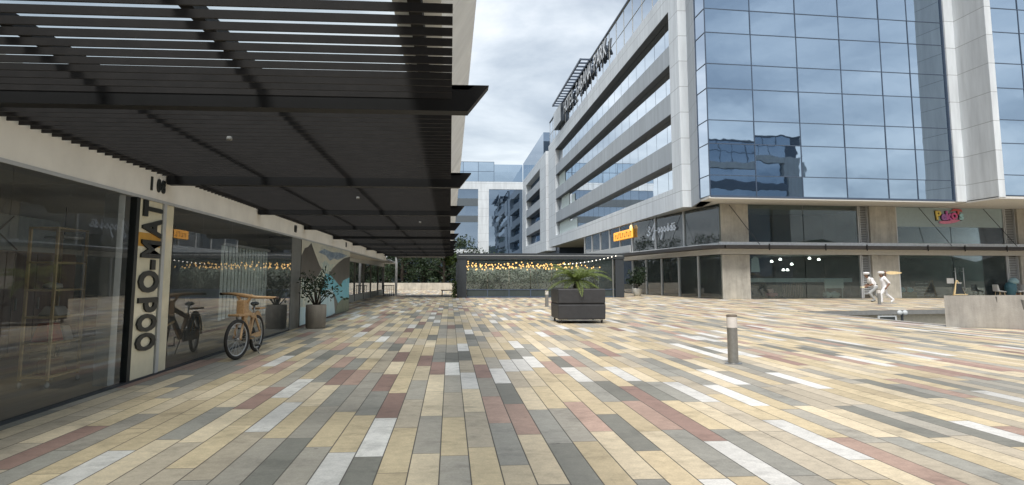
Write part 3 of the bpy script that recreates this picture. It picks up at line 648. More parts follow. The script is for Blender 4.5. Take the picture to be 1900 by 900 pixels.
# concrete columns and shop fronts below
T0 = 3.2
for s0,s1 in ((2.2,4.35),(14.2,16.4),(26.95,29.1)):
    w = MB(); fbox(w,s0,s1,T0,T0+1.6,0,3.22); w.build('column', M['conc'], hb, bevel=.02)
    w = MB(); fbox(w,s0,s1,T0,T0+1.6,4.05,6.92); w.build('column', M['conc'], hb, bevel=.02)
w = MB(); fbox(w,2.2,36,T0-.04,T0+8,3.24,4.03); w.build('floor_slab', M['beige'], hb)
w = MB(); fbox(w,2.0,36,T0-.12,T0-.045,3.90,4.13); w.build('sill_flashing', plain('white_flashing', (.86,.87,.87), .4), hb)
w = MB(); fbox(w,1.95,36,T0-1.25,T0-.11,3.62,3.86); w.build('canopy', M['canopy'], hb)
w = MB()
for s in (5.2,9.6,12.9,17.9,21.0,24.6): fbox(w,s,s+.08,T0-1.3,T0-1.26,3.5,3.95)
w.build('canopy_bracket', M['black'], hb)
for s in (2.9,18.4,24.0):
    w = MB(); w.tube([fw(s+1.7,T0-1.1,3.9), fw(s,T0+.0,6.85)],.025,6); w.build('tie_rod', M['dark'], hb)
for s0,s1,nm in ((4.45,13.35,1),(16.62,25.9,2),(29.3,36,3)):
    for z0,z1 in ((.02,3.22),(4.06,6.92)):
        n = 2 if nm < 3 else 1
        for k in range(n):
            w = MB(); a0 = s0+(s1-s0)*k/n; a1 = s0+(s1-s0)*(k+1)/n
            fbox(w,a0+.03,a1-.03,T0+.3,T0+.315,z0,z1); w.build('shop_window', M['shopglass'], hb)
        w = MB()
        fbox(w,s0-.1,s0,T0+.2,T0+.4,z0,z1); fbox(w,s1,s1+.08,T0+.2,T0+.4,z0,z1); w.build('window_frame', M['alu'], hb)
for s0,s1 in ((13.45,14.15),(26.0,26.9)):
    for z0,z1 in ((.35,3.2),(4.06,6.9)):
        w = MB(); zz = z0
        while zz < z1: w.obox(fw((s0+s1)/2,T0+.25,zz),E1,(E2+Vector((0,0,.6))),(E2.cross(E1)+Vector((0,0,0))),(s1-s0)/2,.06,.01); zz += .13
        fbox(w,s0,s0+.05,T0+.15,T0+.35,z0-.3,z1); fbox(w,s1-.05,s1,T0+.15,T0+.35,z0-.3,z1)
        w.build('louvre_panel', M['alu'], hb)
        w = MB(); fbox(w,s0,s1,T0+.40,T0+.5,z0-.3,z1); w.build('louvre_back', M['midgrey'], hb)
w = MB(); fbox(w,26.0,26.95,T0+.1,T0+.45,0,.35); w.build('brick_base', plain('brown_brick', (.17,.09,.06), .8), hb)
film = plain('window_film', (.34,.43,.455), .5, var=.06)
w = MB(); fbox(w,16.65,25.88,T0+.27,T0+.285,5.42,6.90); w.build('frosted_band', film, hb)
# interiors (dark rooms)
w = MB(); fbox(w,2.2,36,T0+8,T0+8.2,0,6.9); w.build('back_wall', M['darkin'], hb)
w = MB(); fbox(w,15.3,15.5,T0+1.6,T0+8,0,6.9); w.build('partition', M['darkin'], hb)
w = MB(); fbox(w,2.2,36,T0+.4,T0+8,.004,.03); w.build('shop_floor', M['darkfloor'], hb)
# shop front under the side wing
S0, S1, S2 = Vector((19.54,52.35,0)), Vector((17.95,72,0)), Vector((17.95,98,0))
def sidewall(p, q, n, z0, z1, gname, mull_w=.16):
    u = (q-p); L = u.length; u.normalize(); nr = Vector((-u.y,u.x,0))
    for k in range(n):
        a, b = p+u*(L*k/n+.06), p+u*(L*(k+1)/n-.06)
        w = MB(); w.obox((a+b)/2+Vector((0,0,(z0+z1)/2)),u,nr,(0,0,1),(b-a).length/2,.008,(z1-z0)/2); w.build(gname, M['shopglass'], hb)
        w = MB(); w.obox(b+u*.06+Vector((0,0,(z0+z1)/2)),u,nr,(0,0,1),mull_w/2,.10,(z1-z0)/2); w.build('shop_mullion', M['alu'], hb)
sidewall(S0,S1,5,.02,3.2,'shop_window'); sidewall(S0,S1,3,4.06,6.92,'shop_window',.25); sidewall(S1,S2,5,4.75,6.92,'shop_window',.2); sidewall(S1,S2,4,.02,3.2,'shop_window')
w = MB(); w.prism([(19.44,52.3),(17.83,72),(17.83,98),(24,98),(24,53)],3.24,4.03); w.build('floor_slab', M['beige'], hb)
w = MB(); w.prism([(19.36,52.3),(17.76,72),(17.76,98),(17.82,98),(17.82,72),(19.42,52.3)],3.90,4.06); w.build('sill_flashing', plain('white_flashing_side', (.70,.70,.68), .4), hb)
w = MB(); w.box(17.7,17.78,72.1,98,4.06,4.75); w.build('terrace_parapet', M['lightgrey'], hb)
w = MB(); w.prism([(19.34,51.1),(18.1,52.2),(16.55,71.8),(16.55,98),(17.7,98),(17.7,72),(19.33,52.25)],3.62,3.86); w.build('canopy', M['canopy'], hb)
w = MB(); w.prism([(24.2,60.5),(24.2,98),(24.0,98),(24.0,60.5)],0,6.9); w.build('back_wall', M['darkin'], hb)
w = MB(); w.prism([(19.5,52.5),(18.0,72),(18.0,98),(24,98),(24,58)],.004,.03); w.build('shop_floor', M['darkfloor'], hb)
for t in (.35,.72):
    p = S0.lerp(S1,t); w = MB(); w.tube([p+Vector((-1.2,0,3.9)), p+Vector((-.1,0,6.8))],.02,6); w.build('tie_rod', M['dark'], hb)
# second block of the wing and the far block closing the court
w = MB(); w.box(FX,19.5,136.4,146.0,6.5,25.2); w.build('frame_column', M['white'], hb)
w = MB(); w.box(FX,19.5,173.5,181,6.5,25.2); w.build('frame_column', M['white'], hb)
w = MB(); w.box(FX,19.5,146,173.5,23.2,25.2); w.build('frame_band', M['white'], hb)
w = MB(); w.box(FX,19.5,146,173.5,6.5,8.8); w.build('frame_band', M['white'], hb)
for z0,z1 in ((11.2,13.0),(15.4,17.2),(19.4,21.0)):
    w = MB(); w.box(FX+.05,19.0,146.05,173.4,z0,z1); w.build('spandrel', M['grey'], hb)
    w = MB(); w.box(FX+.06,18.98,146.06,173.39,z0-.06,z0-.002); w.build('soffit_shade_strip', M['soffit_shade'], hb)  # painted underside shade, as on the first block
panes((19.0,0,0), (0,1,0), [146+3.44*k for k in range(9)], [8.8,11.2,13,15.4,17.2,19.4,21,23.2], (-1,0,0), M['facade4'], 'window_band', .003)
panes((17.75,0,0), (0,1,0), [140+4.0*k for k in range(11)], [25.2,27.3,29.5], (-1,0,0), M['facade3'], 'parapet_glass', .002)
panes((17.75,140,0), (1,0,0), [0,3.0,6.0], [25.2,27.3,29.5], (0,-1,0), M['facade4'], 'parapet_glass', .002)
w = MB(); w.box(19.6,40,132.6,136.4,0,25); w.build('recess_wall', M['mull'], hb)
w = MB(); w.box(19.6,40,136.6,182,0,25.1); w.build('wall_core', M['mull'], hb)
BYY = 181.0
panes((0,BYY+.35,0), (1,0,0), [-14,-10,-6.5,-3,.6,3.6,6.69], [8.4,11.5,15.03,16.62,19.01,20.87,23.18], (0,-1,0), M['facade4'], 'window_band', .003)
panes((0,BYY+.35,0), (1,0,0), [9.34,11.8,14.5,17.7], [6.5,8.4,11.5,14,16.62,19.01,20.87,23.18], (0,-1,0), M['facade4'], 'curtain_wall', .006)
for z0,z1 in ((15.03,16.62),(19.01,20.87)):
    w = MB(); w.box(-14,6.69,BYY+.1,BYY+.34,z0,z1); w.build('spandrel', plain('far_spandrel', (.10,.12,.135), .5), hb)
w = MB(); w.box(-14,17.7,BYY,BYY+1,23.18,25.05); w.build('frame_band', M['whitex'], hb)
w = MB(); w.box(6.69,9.34,BYY,BYY+1,6.5,23.18); w.build('frame_column', M['whitex'], hb)
w = MB(); w.box(-14,6.69,BYY,BYY+1,6.8,8.4); w.build('frame_band', M['whitex'], hb)
panes((0,BYY+.2,0), (1,0,0), [-14,-9.5,-5,-1,3,6.7,10.6], [25.05,27.6,30.0], (0,-1,0), M['facade'], 'parapet_glass', .004)
panes((0,BYY+.2,0), (1,0,0), [10.6,14.2,17.7], [25.05,27.6,29.4], (0,-1,0), M['facade'], 'parapet_glass', .004)
grid((0,BYY+.2,0), (1,0,0), [-14,-9.5,-5,-1,3,6.7,10.6], [25.05,27.6,30.0], (0,-1,0), 'mullions', .10)
w = MB(); w.box(-14,17.7,BYY+.6,BYY+12,0,25); w.build('wall_core', M['mull'], hb)
# roof trellis over the sign
for x in (16.40,17.62):
    w = MB(); w.box(x-.10,x+.10,91.0,117.2,29.2,29.45); w.build('trellis_rail', M['mull'], hb)
for k in range(17):
    y = 91.1+k*1.625; w = MB(); w.box(16.5,17.52,y-.12,y+.12,29.24,29.42); w.build('trellis_slat', M['mull'], hb)
# sign letters
hs = thing('hotel_sign', 'white raised capital letters of the hotel name along the top edge of the side wing', 'sign', (17.5,95,27))
x_letters = plain('sign_face', (.78,.81,.84), .5); x_side = plain('sign_side', (.045,.06,.08), .5)
txt = 'HOTEL SABANA PARK'; y = 112.0; adv = (112.0-80.3)/len(txt)
for chh in txt:
    if chh != ' ':
        me = text_mesh(chh, 2.75, .20, (17.50, y, 26.80), (0,-1,0), (0,0,1), bold=.03, sx=1.02)
        me.materials.append(x_letters); me.materials.append(x_side)
        for p in me.polygons: p.material_index = 0 if p.normal.x < -.8 else 1
        for v in me.vertices: v.co -= Vector((17.5,95,27))
        o = bpy.data.objects.new('letter', me); col.objects.link(o); o.parent = hs
    y -= adv
w = MB(); w.box(17.10,17.75,113.2,121.2,26.1,28.9, 0); lo = w.build('emblem_box', [x_side, plain('emblem_face', (.60,.64,.67), .5)], hs)
for p in lo.data.polygons:
    if abs(p.normal.x) > .8: p.material_index = 1

# signs on the shop floors
def on_side(t, off): # a point along the skewed shop front
    p = S0.lerp(S1,t); u = (S1-S0).normalized(); return p+Vector((u.y*-1,u.x,0))*off, u
osn = thing('orange_sign', 'orange lit sign with a row of raised letters behind the upper side windows', 'sign', (17.8,74,5.6))
w = MB(); w.box(17.74,17.84,71.2,79.6,5.45,6.35); w.build('panel', M['orange'], osn, bevel=.05)
ow_ = plain('sign_ochre', (.42,.18,.02), .5)
for k in range(9):
    y = 78.6-k*.82; w = MB(); h = rnd.uniform(.42,.56)
    w.box(17.70,17.735,y-.06,y+.06,5.62,5.62+h)
    if k%2: w.box(17.70,17.735,y-.36,y-.07,5.62,5.74)
    else: w.box(17.70,17.735,y-.36,y-.07,5.62+h-.12,5.62+h)
    w.build('letter', ow_, osn)
w = MB(); w.ball((17.72,71.6,6.4),.12,.35,.3); w.build('finial', emit('sign_gold', (.95,.62,.25), .5), osn, True)
ss = thing('script_sign', 'white handwritten script sign on the upper side window', 'sign', (18.6,63,5.6))
def script(pts, rr=.045):
    out = []
    for i in range(len(pts)-1):
        p0 = pts[max(i-1,0)]; p1 = pts[i]; p2 = pts[i+1]; p3 = pts[min(i+2,len(pts)-1)]
        for k in range(6):
            t = k/6; out.append(tuple(.5*((2*b)+(c-a)*t+(2*a-5*b+4*c-d)*t*t+(-a+3*b-3*c+d)*t**3) for a,b,c,d in zip(p0,p1,p2,p3)))
    out.append(pts[-1])
    u = (S1-S0).normalized(); base = S0+u*15.2-Vector((-u.y,u.x,0))*0-Vector((.12,0,0))
    w = MB(); w.tube([base-u*p[0]+Vector((0,0,p[1])) for p in out], rr, 6); return w.build('stroke', M['neon'], ss, True)
script([(.1,5.9),(.5,6.2),(.9,6.0),(.4,5.8),(.9,5.6),(.5,5.35),(.1,5.5)])
script([(1.2,5.7),(1.9,6.25),(2.1,6.45),(2.0,5.9),(1.9,5.2),(1.7,4.9),(1.55,5.2),(2.2,5.7),(2.6,5.7)])
for k in range(6):
    x = 2.9+k*.72; script([(x,5.7),(x+.2,5.95),(x+.42,5.72),(x+.3,5.5),(x+.1,5.62),(x+.4,5.55),(x+.68,5.72)])
script([(4.0,5.55),(3.8,5.0),(3.5,4.9),(3.9,5.3)]); script([(6.3,6.15),(6.25,5.8),(6.4,5.5)]); script([(5.4,6.2),(5.35,5.5)]); script([(6.1,6.05),(6.9,6.12)])
pk = thing('toy_shop_sign', 'bright multicoloured letter sign on the pale window band of the right shop', 'sign', tuple(fw(21,T0,6)))
cols = [('P',(.80,.62,.16),19.98,5.98,.95,6),('e',(.45,.20,.55),20.45,5.98,.9,0),('k',(.62,.16,.48),20.86,5.98,.95,4),('o',(.78,.14,.38),21.3,6.06,1.0,0),("'",(.75,.20,.20),21.86,6.02,.9,0),('s',(.42,.72,.80),22.0,6.02,.95,0)]
for i,(c_,cc,s,zz,sz,rot) in enumerate(cols):
    mt = plain('sign_paint', cc, .4, var=.12)
    rr_ = R(rot); xd = E1*math.cos(rr_)+Vector((0,0,1))*math.sin(rr_); yd = Vector((0,0,1))*math.cos(rr_)-E1*math.sin(rr_)
    text_obj('letter', c_, sz, .12, fw(s,T0+.2,zz), xd, yd, mt, pk, bold=.03)
    text_obj('letter_outline', c_, sz, .06, fw(s-.02,T0+.27,zz-.02), xd, yd, M['signblack'], pk, bold=.07)
w = MB(); w.plate([fw(s,T0+.16,z_) for s,z_ in ((20.2,5.72),(20.3,5.88),(21.0,5.90),(21.5,6.02),(22.1,5.98),(21.7,5.80),(21.2,5.70),(20.6,5.66))], E2*.06); w.build('ribbon', plain('ribbon_pink', (.75,.25,.40), .4), pk, recalc=True)
w = MB(); w.plate([fw(s,T0+.16,z_) for s,z_ in ((21.25,6.62),(21.6,6.86),(22.2,6.80),(22.3,6.62),(21.8,6.68))], E2*.06); w.build('cap', plain('cap_red', (.62,.12,.14), .4), pk, recalc=True)

# things in the right shops
def fthing(name, lab, cat, s, t, z=.03, group=None): return thing(name, lab, cat, tuple(fw(s,t,z)), group)
cn = fthing('service_counter', 'long counter with pale front strip inside the shop between the concrete columns', 'counter', 9, 5)
w = MB(); fbox(w,4.7,13.2,4.6,5.2,.03,1.18); w.build('counter_body', M['darkin'], cn)
w = MB(); fbox(w,4.6,13.3,4.45,5.3,1.2,1.5); w.build('counter_top', M['lightgrey'], cn)
w = MB()
for k in range(12): fbox(w,7.6+k*.14,7.66+k*.14,4.55,4.59,.1,1.1)
w.build('slat_front', plain('counter_slat', (.22,.13,.10), .6), cn)
for k,(s,z,t) in enumerate(((7.6,2.75,6),(8.1,2.9,5.6),(10.3,2.98,5.2),(11.2,2.9,5.4),(9.5,2.55,6.4),(9.0,2.1,6.2),(8.55,2.1,6.0))):
    pl = fthing('pendant_lamp', ['left','second','fourth','right end','fifth','lower right','lower left'][k].replace('left','white lit pendant at far end of the row, over the counter' if k==0 else 'left')+'' if k==0 else
                ['','second white lit pendant over the long counter','fourth and highest white lit pendant over the long counter','white lit pendant nearest the louvre panel over the counter','middle white lit pendant over the long counter','low white lit pendant over the counter, right one of two','low white lit pendant over the counter, left one of two'][k], 'lamp', s, t, z, 'white pendants over the counter')
    w = MB(); c = fw(s,t,z); w.lathe(c, [(.03,.14),(.06,.12),(.12,.02),(.11,-.02),(.03,-.04)], 12); w.build('lamp_shade', M['lamp'], pl, True)
    w = MB(); w.tube([fw(s,t,z+.12), fw(s,t,3.22)],.012,5); w.build('cord', M['black'], pl)
pp = fthing('menu_sheet', 'pale hanging menu sheet behind the glass beside the left concrete column', 'sheet', 4.9, 3.7, 2)
w = MB(); w.plate([fw(4.65,3.62,1.95),fw(5.35,3.62,1.95),fw(5.25,3.62,2.95),(fw(5.0,3.62,3.1)),fw(4.7,3.62,2.9)], E2*.02); w.build('sheet', M['paper'], pp, recalc=True)
ps = fthing('white_crate_stack', 'white poster panel and crumpled bags behind the glass near the louvres', 'display', 11.6, 4.0)
w = MB(); fbox(w,10.55,12.1,3.75,3.8,.75,1.45); w.build('panel', M['paper'], ps)
for s in (10.6,11.95):
    w = MB(); fbox(w,s,s+.06,3.76,3.79,.03,.75); w.build('leg', M['lightgrey'], ps)
for s, r_ in ((10.85,.36),(11.5,.4)):
    w = MB(); w.ball(fw(s,4.0,.26),r_,.26,.25); w.build('cushion', M['curtain'], ps, True)
pc = fthing('pink_toy', 'small pink toy car behind the glass low beside the left column', 'toy', 6.3, 4.0)
w = MB(); fbox(w,5.9,6.8,3.8,4.1,.12,.42); w.build('body', plain('pink', (.55,.18,.20), .5), pc, bevel=.08)
w = MB(); fbox(w,6.05,6.5,3.82,4.08,.42,.72); w.build('cab', plain('pink2', (.6,.32,.32), .5), pc, bevel=.08)
for s in (6.05,6.62):
    w = MB(); w.ring(fw(s,3.78,.12),E2,.07,.04,14,6); w.build('wheel', M['tyre'], pc, True)
# right shop: easel, chairs, table, toys, door handles
ez = fthing('easel_board', 'wooden A frame chalkboard easel outside the right shop behind the parapet', 'easel', 20.4, 2.2, 0)
for (a_, b_) in (((19.8,1.9),(20.35,2.2)),((20.95,1.9),(20.4,2.2)),((20.35,2.7),(20.38,2.25))):
    w = MB(); w.beam(fw(a_[0],a_[1],.0), fw(b_[0],b_[1],1.35),.06,.05); w.build('leg', M['lightwood'], ez)
w = MB(); w.beam(fw(19.85,1.9,.3), fw(20.95,1.9,.3),.05,.05); w.build('ledge', M['lightwood'], ez)
w = MB(); w.plate([fw(20.02,1.95,.36),fw(20.78,1.95,.36),fw(20.52,2.12,1.1),fw(20.24,2.12,1.1)], -E2*.02); w.build('chalk_panel', M['signblack'], ez, recalc=True)
rb = fthing('toy_shelf', 'dark stepped rack of small goods inside the right shop next to the easel', 'rack', 19.0, 4.5)
for k in range(5):
    w = MB(); fbox(w,18.5+.08*k,19.8,4.1+.1*k,4.5+.1*k,.1+.24*k,.16+.24*k); w.build('shelf', M['midgrey'], rb)
for s in (18.55,19.75):
    w = MB(); fbox(w,s,s+.05,4.4,4.9,.03,1.3); w.build('upright', M['darkwood'], rb)
tb = fthing('low_display', 'low wooden display with blue and teal goods inside the right shop', 'display', 17.6, 4.2)
w = MB(); fbox(w,16.9,18.4,4.0,4.5,.03,.42); w.build('crate', wood('display_wood', (.20,.15,.07), (.34,.26,.12), 0, 4), tb)
for s in (17.3,17.95):
    w = MB(); w.ball(fw(s,4.2,.62),.26,.2,.2); w.build('toy_ball', M['teal'], tb, True)
dr = fthing('glass_door_handles', 'pair of long steel door pulls on the right shop glass door', 'door pull', 21.6, T0+.2)
for s in (21.25,21.95):
    w = MB(); w.tube([fw(s,T0+.12,.55), fw(s,T0+.12,2.3)],.035,8); p_ = w.build('pull_bar', M['alu'], dr, True)
    w = MB(); fbox(w,s-.02,s+.02,T0+.12,T0+.3,.8,.84); fbox(w,s-.02,s+.02,T0+.12,T0+.3,2.0,2.04); w.build('bracket', M['alu'], dr)
nt_ = fthing('door_notice', 'small white notice on the right shop glass door between the steel pulls', 'notice', 21.6, T0+.28, 1.0)
w = MB(); fbox(w,21.4,21.85,T0+.27,T0+.285,1.06,1.2); fbox(w,20.6,21.2,T0+.27,T0+.285,1.1,1.5); w.build('sheet', M['paper'], nt_)
for i,(s,rz,lab) in enumerate(((24.2,0,'white shell chair beside the small table, nearer the door'),(26.0,3.1,'white shell chair beside the louvre panel of the right shop'))):
    chh = fthing('patio_chair', lab, 'chair', s, 2.2, 0)
    c = fw(s,2.2,0); d = 1 if i == 0 else -1
    w = MB(); w.plate([c+E1*x+Vector((0,0,zz)) for x,zz in ((-.42*d,1.02),(-.40*d,.52),(.35*d,.44),(.4*d,.50),(-.2*d,.60),(-.32*d,1.02))], E2*.5); w.build('seat_shell', M['paper'], chh, bevel=.03, recalc=True)
    for x in (-.3,.3):
        for tt in (.05,.45):
            w = MB(); w.tube([c+E1*x*.6+E2*tt+Vector((0,0,.5)), c+E1*x+E2*tt],.02,6); w.build('leg', M['lightwood'], chh)
tt_ = fthing('patio_stool', 'teal round stool between the two white chairs', 'stool', 25.3, 2.6, 0)
w = MB(); w.lathe(fw(25.3,2.6,0), [(.22,.0),(.26,.03),(.3,.3),(.42,.7),(.4,.95),(.3,1.15),(.1,1.22)], 18); w.build('drum', plain('teal_dark', (.06,.16,.20), .5), tt_, True)
w = MB(); w.lathe(fw(25.5,2.5,1.0), [(.02,.0),(.32,.1),(.36,.3),(.2,.5),(.05,.54)], 18); w.build('cushion', plain('pale_blue', (.30,.45,.48), .6), tt_, True)

# ------------------------------------------------------------------ glass pavilion
pv = thing('glass_pavilion', 'dark steel framed glass pavilion with hedge and fairy lights inside at plaza centre', 'pavilion', (7,60,0))
X0p, X1p, YP, YB = .55, 13.6, 57.5, 71.0
for x0, x1 in ((X0p,X0p+.72),(X1p-.68,X1p)):
    w = MB(); w.box(x0,x1,YP,YP+.6,0,3.0); w.build('post', M['dark'], pv)
    w = MB(); w.box(x0,x1,YB-.6,YB,0,3.0); w.build('post', M['dark'], pv)
w = MB(); w.box(X0p-.05,X1p+.05,YP-.05,YP+.65,3.0,3.42); w.build('beam', M['dark'], pv)
w = MB(); w.box(X0p-.05,X1p+.05,YP+3.2,YB,3.25,3.27); w.build('roof', roofm, pv)
for y in (YP+3.1,YP+6,YP+9,YB-.2):
    w = MB(); w.box(X0p-.05,X1p+.05,y-.1,y+.1,3.1,3.24); w.build('rafter', M['dark'], pv)
w = MB(); w.box(X0p-.05,X1p+.05,YP+.66,YP+3.0,3.25,3.38); w.build('roof', M['dark'], pv)
w = MB(); w.box(X0p+.1,X1p-.1,YP-.09,YP-.055,3.22,3.25); w.build('cornice_strip', M['lightgrey'], pv)
w = MB(); w.box(X0p+.72,X1p-.68,YP+.2,YP+.3,.60,.66); w.build('transom', M['mull'], pv)
w = MB(); w.box(X0p+.72,X1p-.68,YP+.2,YP+.3,0,.1); w.build('base_rail', M['mull'], pv)
gx = [X0p+.72,2.9,4.57,6.25,7.9,9.6,11.3,X1p-.68]
for a_, b_ in zip(gx, gx[1:]):
    w = MB(); w.box(a_+.03,b_-.03,YP+.24,YP+.252,.66,2.98); w.build('glass_pane', M['shopglass'], pv)
    w = MB(); w.box(a_+.03,b_-.03,YP+.24,YP+.252,.1,.60); w.build('kick_panel', plain('kick_glass', (.045,.06,.062), .25), pv)
for x in gx[1:-1]:
    w = MB(); w.box(x-.03,x+.03,YP+.2,YP+.3,.1,.60); w.build('mullion', M['mull'], pv)
w = MB(); w.box(X1p-.9,X1p-.84,YP+.05,YP+.2,0,3.0); w.build('down_pipe', M['steel'], pv)
for x in (X0p+.1,X1p-.1):
    w = MB(); w.box(x-.01,x+.01,YP+.6,YB-.6,.1,3.2); w.build('side_glass', M['shopglass'], pv)
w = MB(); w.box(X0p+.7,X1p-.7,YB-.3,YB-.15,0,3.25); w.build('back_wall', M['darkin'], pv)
h = MB()
w = MB(); w.box(X0p+.7,X1p-.7,63.9,64.1,0,2.45); w.build('garden_wall', M['lowwall'], pv)
for k in range(3600):
    x = rnd.uniform(X0p+.8,X1p-.8); z = rnd.uniform(0,2.35)
    h.leaf((x, 63.2+rnd.uniform(-.3,.5)+.25*math.sin(x*2.1)+.2*math.sin(z*3+x), z*(.93+.07*math.sin(x*1.7))), .22)
tag(h.build('hedge', M['hedgeleaf']), 'dense leafy hedge growing inside the glass pavilion', 'hedge', kind='stuff')
br = thing('bare_tree', 'thin pale branched trunk inside the glass pavilion', 'tree', (7.1,60.2,0))
w = MB(); w.tube([(7.1,60.2,0),(7.15,60.2,.9),(7.0,60.2,1.7),(6.92,60.2,2.5)],[.06,.05,.04,.03],8); w.build('trunk', M['lightgrey'], br, True)
w = MB(); w.tube([(7.02,60.2,1.6),(7.4,60.1,2.2),(7.5,60.2,2.6)],[.03,.02,.01],6); w.build('branch', M['lightgrey'], br, True)
bulb_me = None
ns = 9
for k in range(ns):
    y = 58.3+k*.48; zb = 2.82-.045*k; x0 = 1.4+.1*(k%3); x1 = 9.8+.35*(k%4) if k < 7 else 12.6
    fl = thing('fairy_light_string', 'warm string of fairy lights under the pavilion roof, row %s from the glass' % ['nearest','second','third','fourth','fifth','sixth','seventh','eighth','farthest'][k], 'string light', (x0,y,zb), 'fairy light strings in the pavilion')
    nb = 19; pts = []
    for i in range(nb):
        t = i/(nb-1); pts.append(Vector((x0+(x1-x0)*t, y+.1*math.sin(9*t+k), zb-.16*(math.sin(math.pi*((t*2+.17*k)%1))))))
    w = MB(); w.tube(pts,.012,4); w.build('wire', M['black'], fl)
    for i, p in enumerate(pts):
        if rnd.random() < .12: continue
        if bulb_me is None:
            w = MB(); w.ball((0,0,0),.05,.05,.06,8,6); bo = w.build('bulb', M['bulb'], None, True); bulb_me = bo.data; bpy.data.objects.remove(bo)
        bo = bpy.data.objects.new('bulb', bulb_me); col.objects.link(bo); bo.parent = fl
        bo.location = p-Vector((0,0,.08))-Vector(fl.location)+Vector((rnd.uniform(-.12,.12),0,rnd.uniform(-.06,.06)))
fl = thing('cord_light_string', 'thin string of small white bulbs rising to the right across the pavilion front', 'string light', (9.2,57.35,2.62))
pts = [Vector((8.9+.31*i, 57.36, 2.60+.022*i+.0022*i*i)) for i in range(14)]
w = MB(); w.tube(pts,.012,4); w.build('wire', M['black'], fl)
w = MB(); w.ball((0,0,0),.038,.038,.038,8,6); bo = w.build('bulb', emit('white_bulb', (1,.93,.8), 1.2), None, True); wb = bo.data; bpy.data.objects.remove(bo)
for p in pts:
    bo = bpy.data.objects.new('bulb', wb); col.objects.link(bo); bo.parent = fl; bo.location = p-Vector((0,0,.03))-Vector(fl.location)
# warm bulbs added inside the side shops, imitating string lights mirrored in their glass
for k,(t0,t1,lab) in enumerate(((.52,.72,'short warm string of lights added inside the side shop to imitate a reflection, beyond the mullion'),(.04,.22,'short warm string of lights added inside the side shop to imitate a reflection beside the corner column'))):
    p0, u = on_side(t0,0); p1, u = on_side(t1,0); nr = Vector((1.0,.08,0))
    fl = thing('mirrored_light_string', lab, 'string light', tuple(p0+nr*1.0+Vector((0,0,2.85))))
    pts = [p0.lerp(p1,i/9)+nr*1.0+Vector((0,0,2.85-.12*math.sin(i*2.1))) for i in range(10)]
    w = MB(); w.tube(pts,.012,4); w.build('wire', M['black'], fl)
    for p in pts:
        bo = bpy.data.objects.new('bulb', bulb_me); col.objects.link(bo); bo.parent = fl; bo.location = p-Vector((0,0,.07))-Vector(fl.location)
# plants by the pavilion
iv = MB()
for k in range(420): 
    z = rnd.uniform(0,1.25); iv.leaf((.38+rnd.gauss(0,.10), 57.9+rnd.uniform(-.3,.6), z), .16)
for k in range(160): iv.leaf((.1+rnd.gauss(0,.35), 58.4+rnd.uniform(-.3,.6), 3.05+rnd.gauss(0,.22)), .3)
tag(iv.build('climbing_plant', M['ivyleaf']), 'green climbing plant on the left post of the glass pavilion', 'plant')

# ------------------------------------------------------------------ far end of the plaza
lw_ = MB(); lw_.prism([(-14,98.6),(8,94.4),(8.1,95.0),(-13.9,99.2)],0,.86)
tag(lw_.build('low_wall', M['lowwall'], bevel=.02), 'low pale concrete wall at far end of the plaza under the dark trees', 'wall')
bn = thing('slat_bench', 'small dark slatted bench left of the glass pavilion', 'bench', (0,64,0))
w = MB()
for k in range(4): w.box(-.75,.45,63.6+k*.24,63.8+k*.24,.44,.5)
w.build('seat', wood('bench_wood', (.10,.055,.045), (.17,.10,.08), 0, 4), bn)
for x in (-.65,.35):
    w = MB(); w.box(x-.04,x+.04,63.65,64.5,0,.44); w.build('leg', M['dark'], bn)
rk2 = thing('bicycle_rack', 'black barred bicycle rack standing before the pale pole', 'rack', (-5.1,64,0))
w = MB(); w.box(-5.6,-4.7,63.9,63.96,.86,.92); w.build('top_rail', M['black'], rk2)
w = MB(); w.box(-5.6,-4.7,63.9,63.96,.06,.12); w.build('bottom_rail', M['black'], rk2)
for k in range(6):
    x = -5.55+k*.16; w = MB(); w.tube([(x,63.93,.0),(x,63.93,.9)],.026,6); w.build('bar', M['black'], rk2)
def make_tree(seed, H, Rr):
    rs = random.Random(seed); t = thing('broadleaf_tree', 'dark', 'tree', (0,0,0), 'trees beyond the low wall')
    w = MB(); top = H*.55
    w.tube([(0,0,-.1),(.1,.05,top*.5),(0,.1,top),(0.1,0,H*.8)],[.26,.2,.14,.05],8)
    tips = []
    for k in range(9):
        a = k*2.4+rs.random(); z0 = top*(.35+.65*k/9); L_ = Rr*rs.uniform(.6,1.0)
        e = Vector((L_*math.cos(a), L_*math.sin(a), z0+rs.uniform(.3,1.6))); w.tube([(0.05,.05,z0),tuple(e*.5+Vector((0,0,z0*.5+.2))),tuple(e)],[.09,.06,.02],6); tips.append(e)
    w.build('trunk', M['bark'], t, True)
    c = MB()
    for k in range(46):
        if k < 18: cc = tips[k%9]+Vector((rs.gauss(0,.5),rs.gauss(0,.5),rs.gauss(0,.4)))
        else:
            th = rs.uniform(0,6.28); rr = Rr*math.sqrt(rs.random()); zz = rs.uniform(.12,1)*H
            cc = Vector((rr*math.cos(th)*math.sqrt(max(.15,1-abs(zz/H-.5)*1.3)), rr*math.sin(th), zz))
        for j in range(52):
            d = Vector((rs.gauss(0,1),rs.gauss(0,1),rs.gauss(0,.8))); c.leaf(cc+d*.42, .34, asp=.5)
    c.build('crown', M['treeleaf'], t)
    return t
t1 = make_tree(3,7.5,2.6); t2 = make_tree(11,6.2,2.3)
spots = [(-12.5,103),(-9.2,105),(-6.4,102.5),(-3.6,104.2),(-.9,102.3),(1.8,104.6),(4.4,102),(7.2,104),(-14.5,107),(10.5,103)]
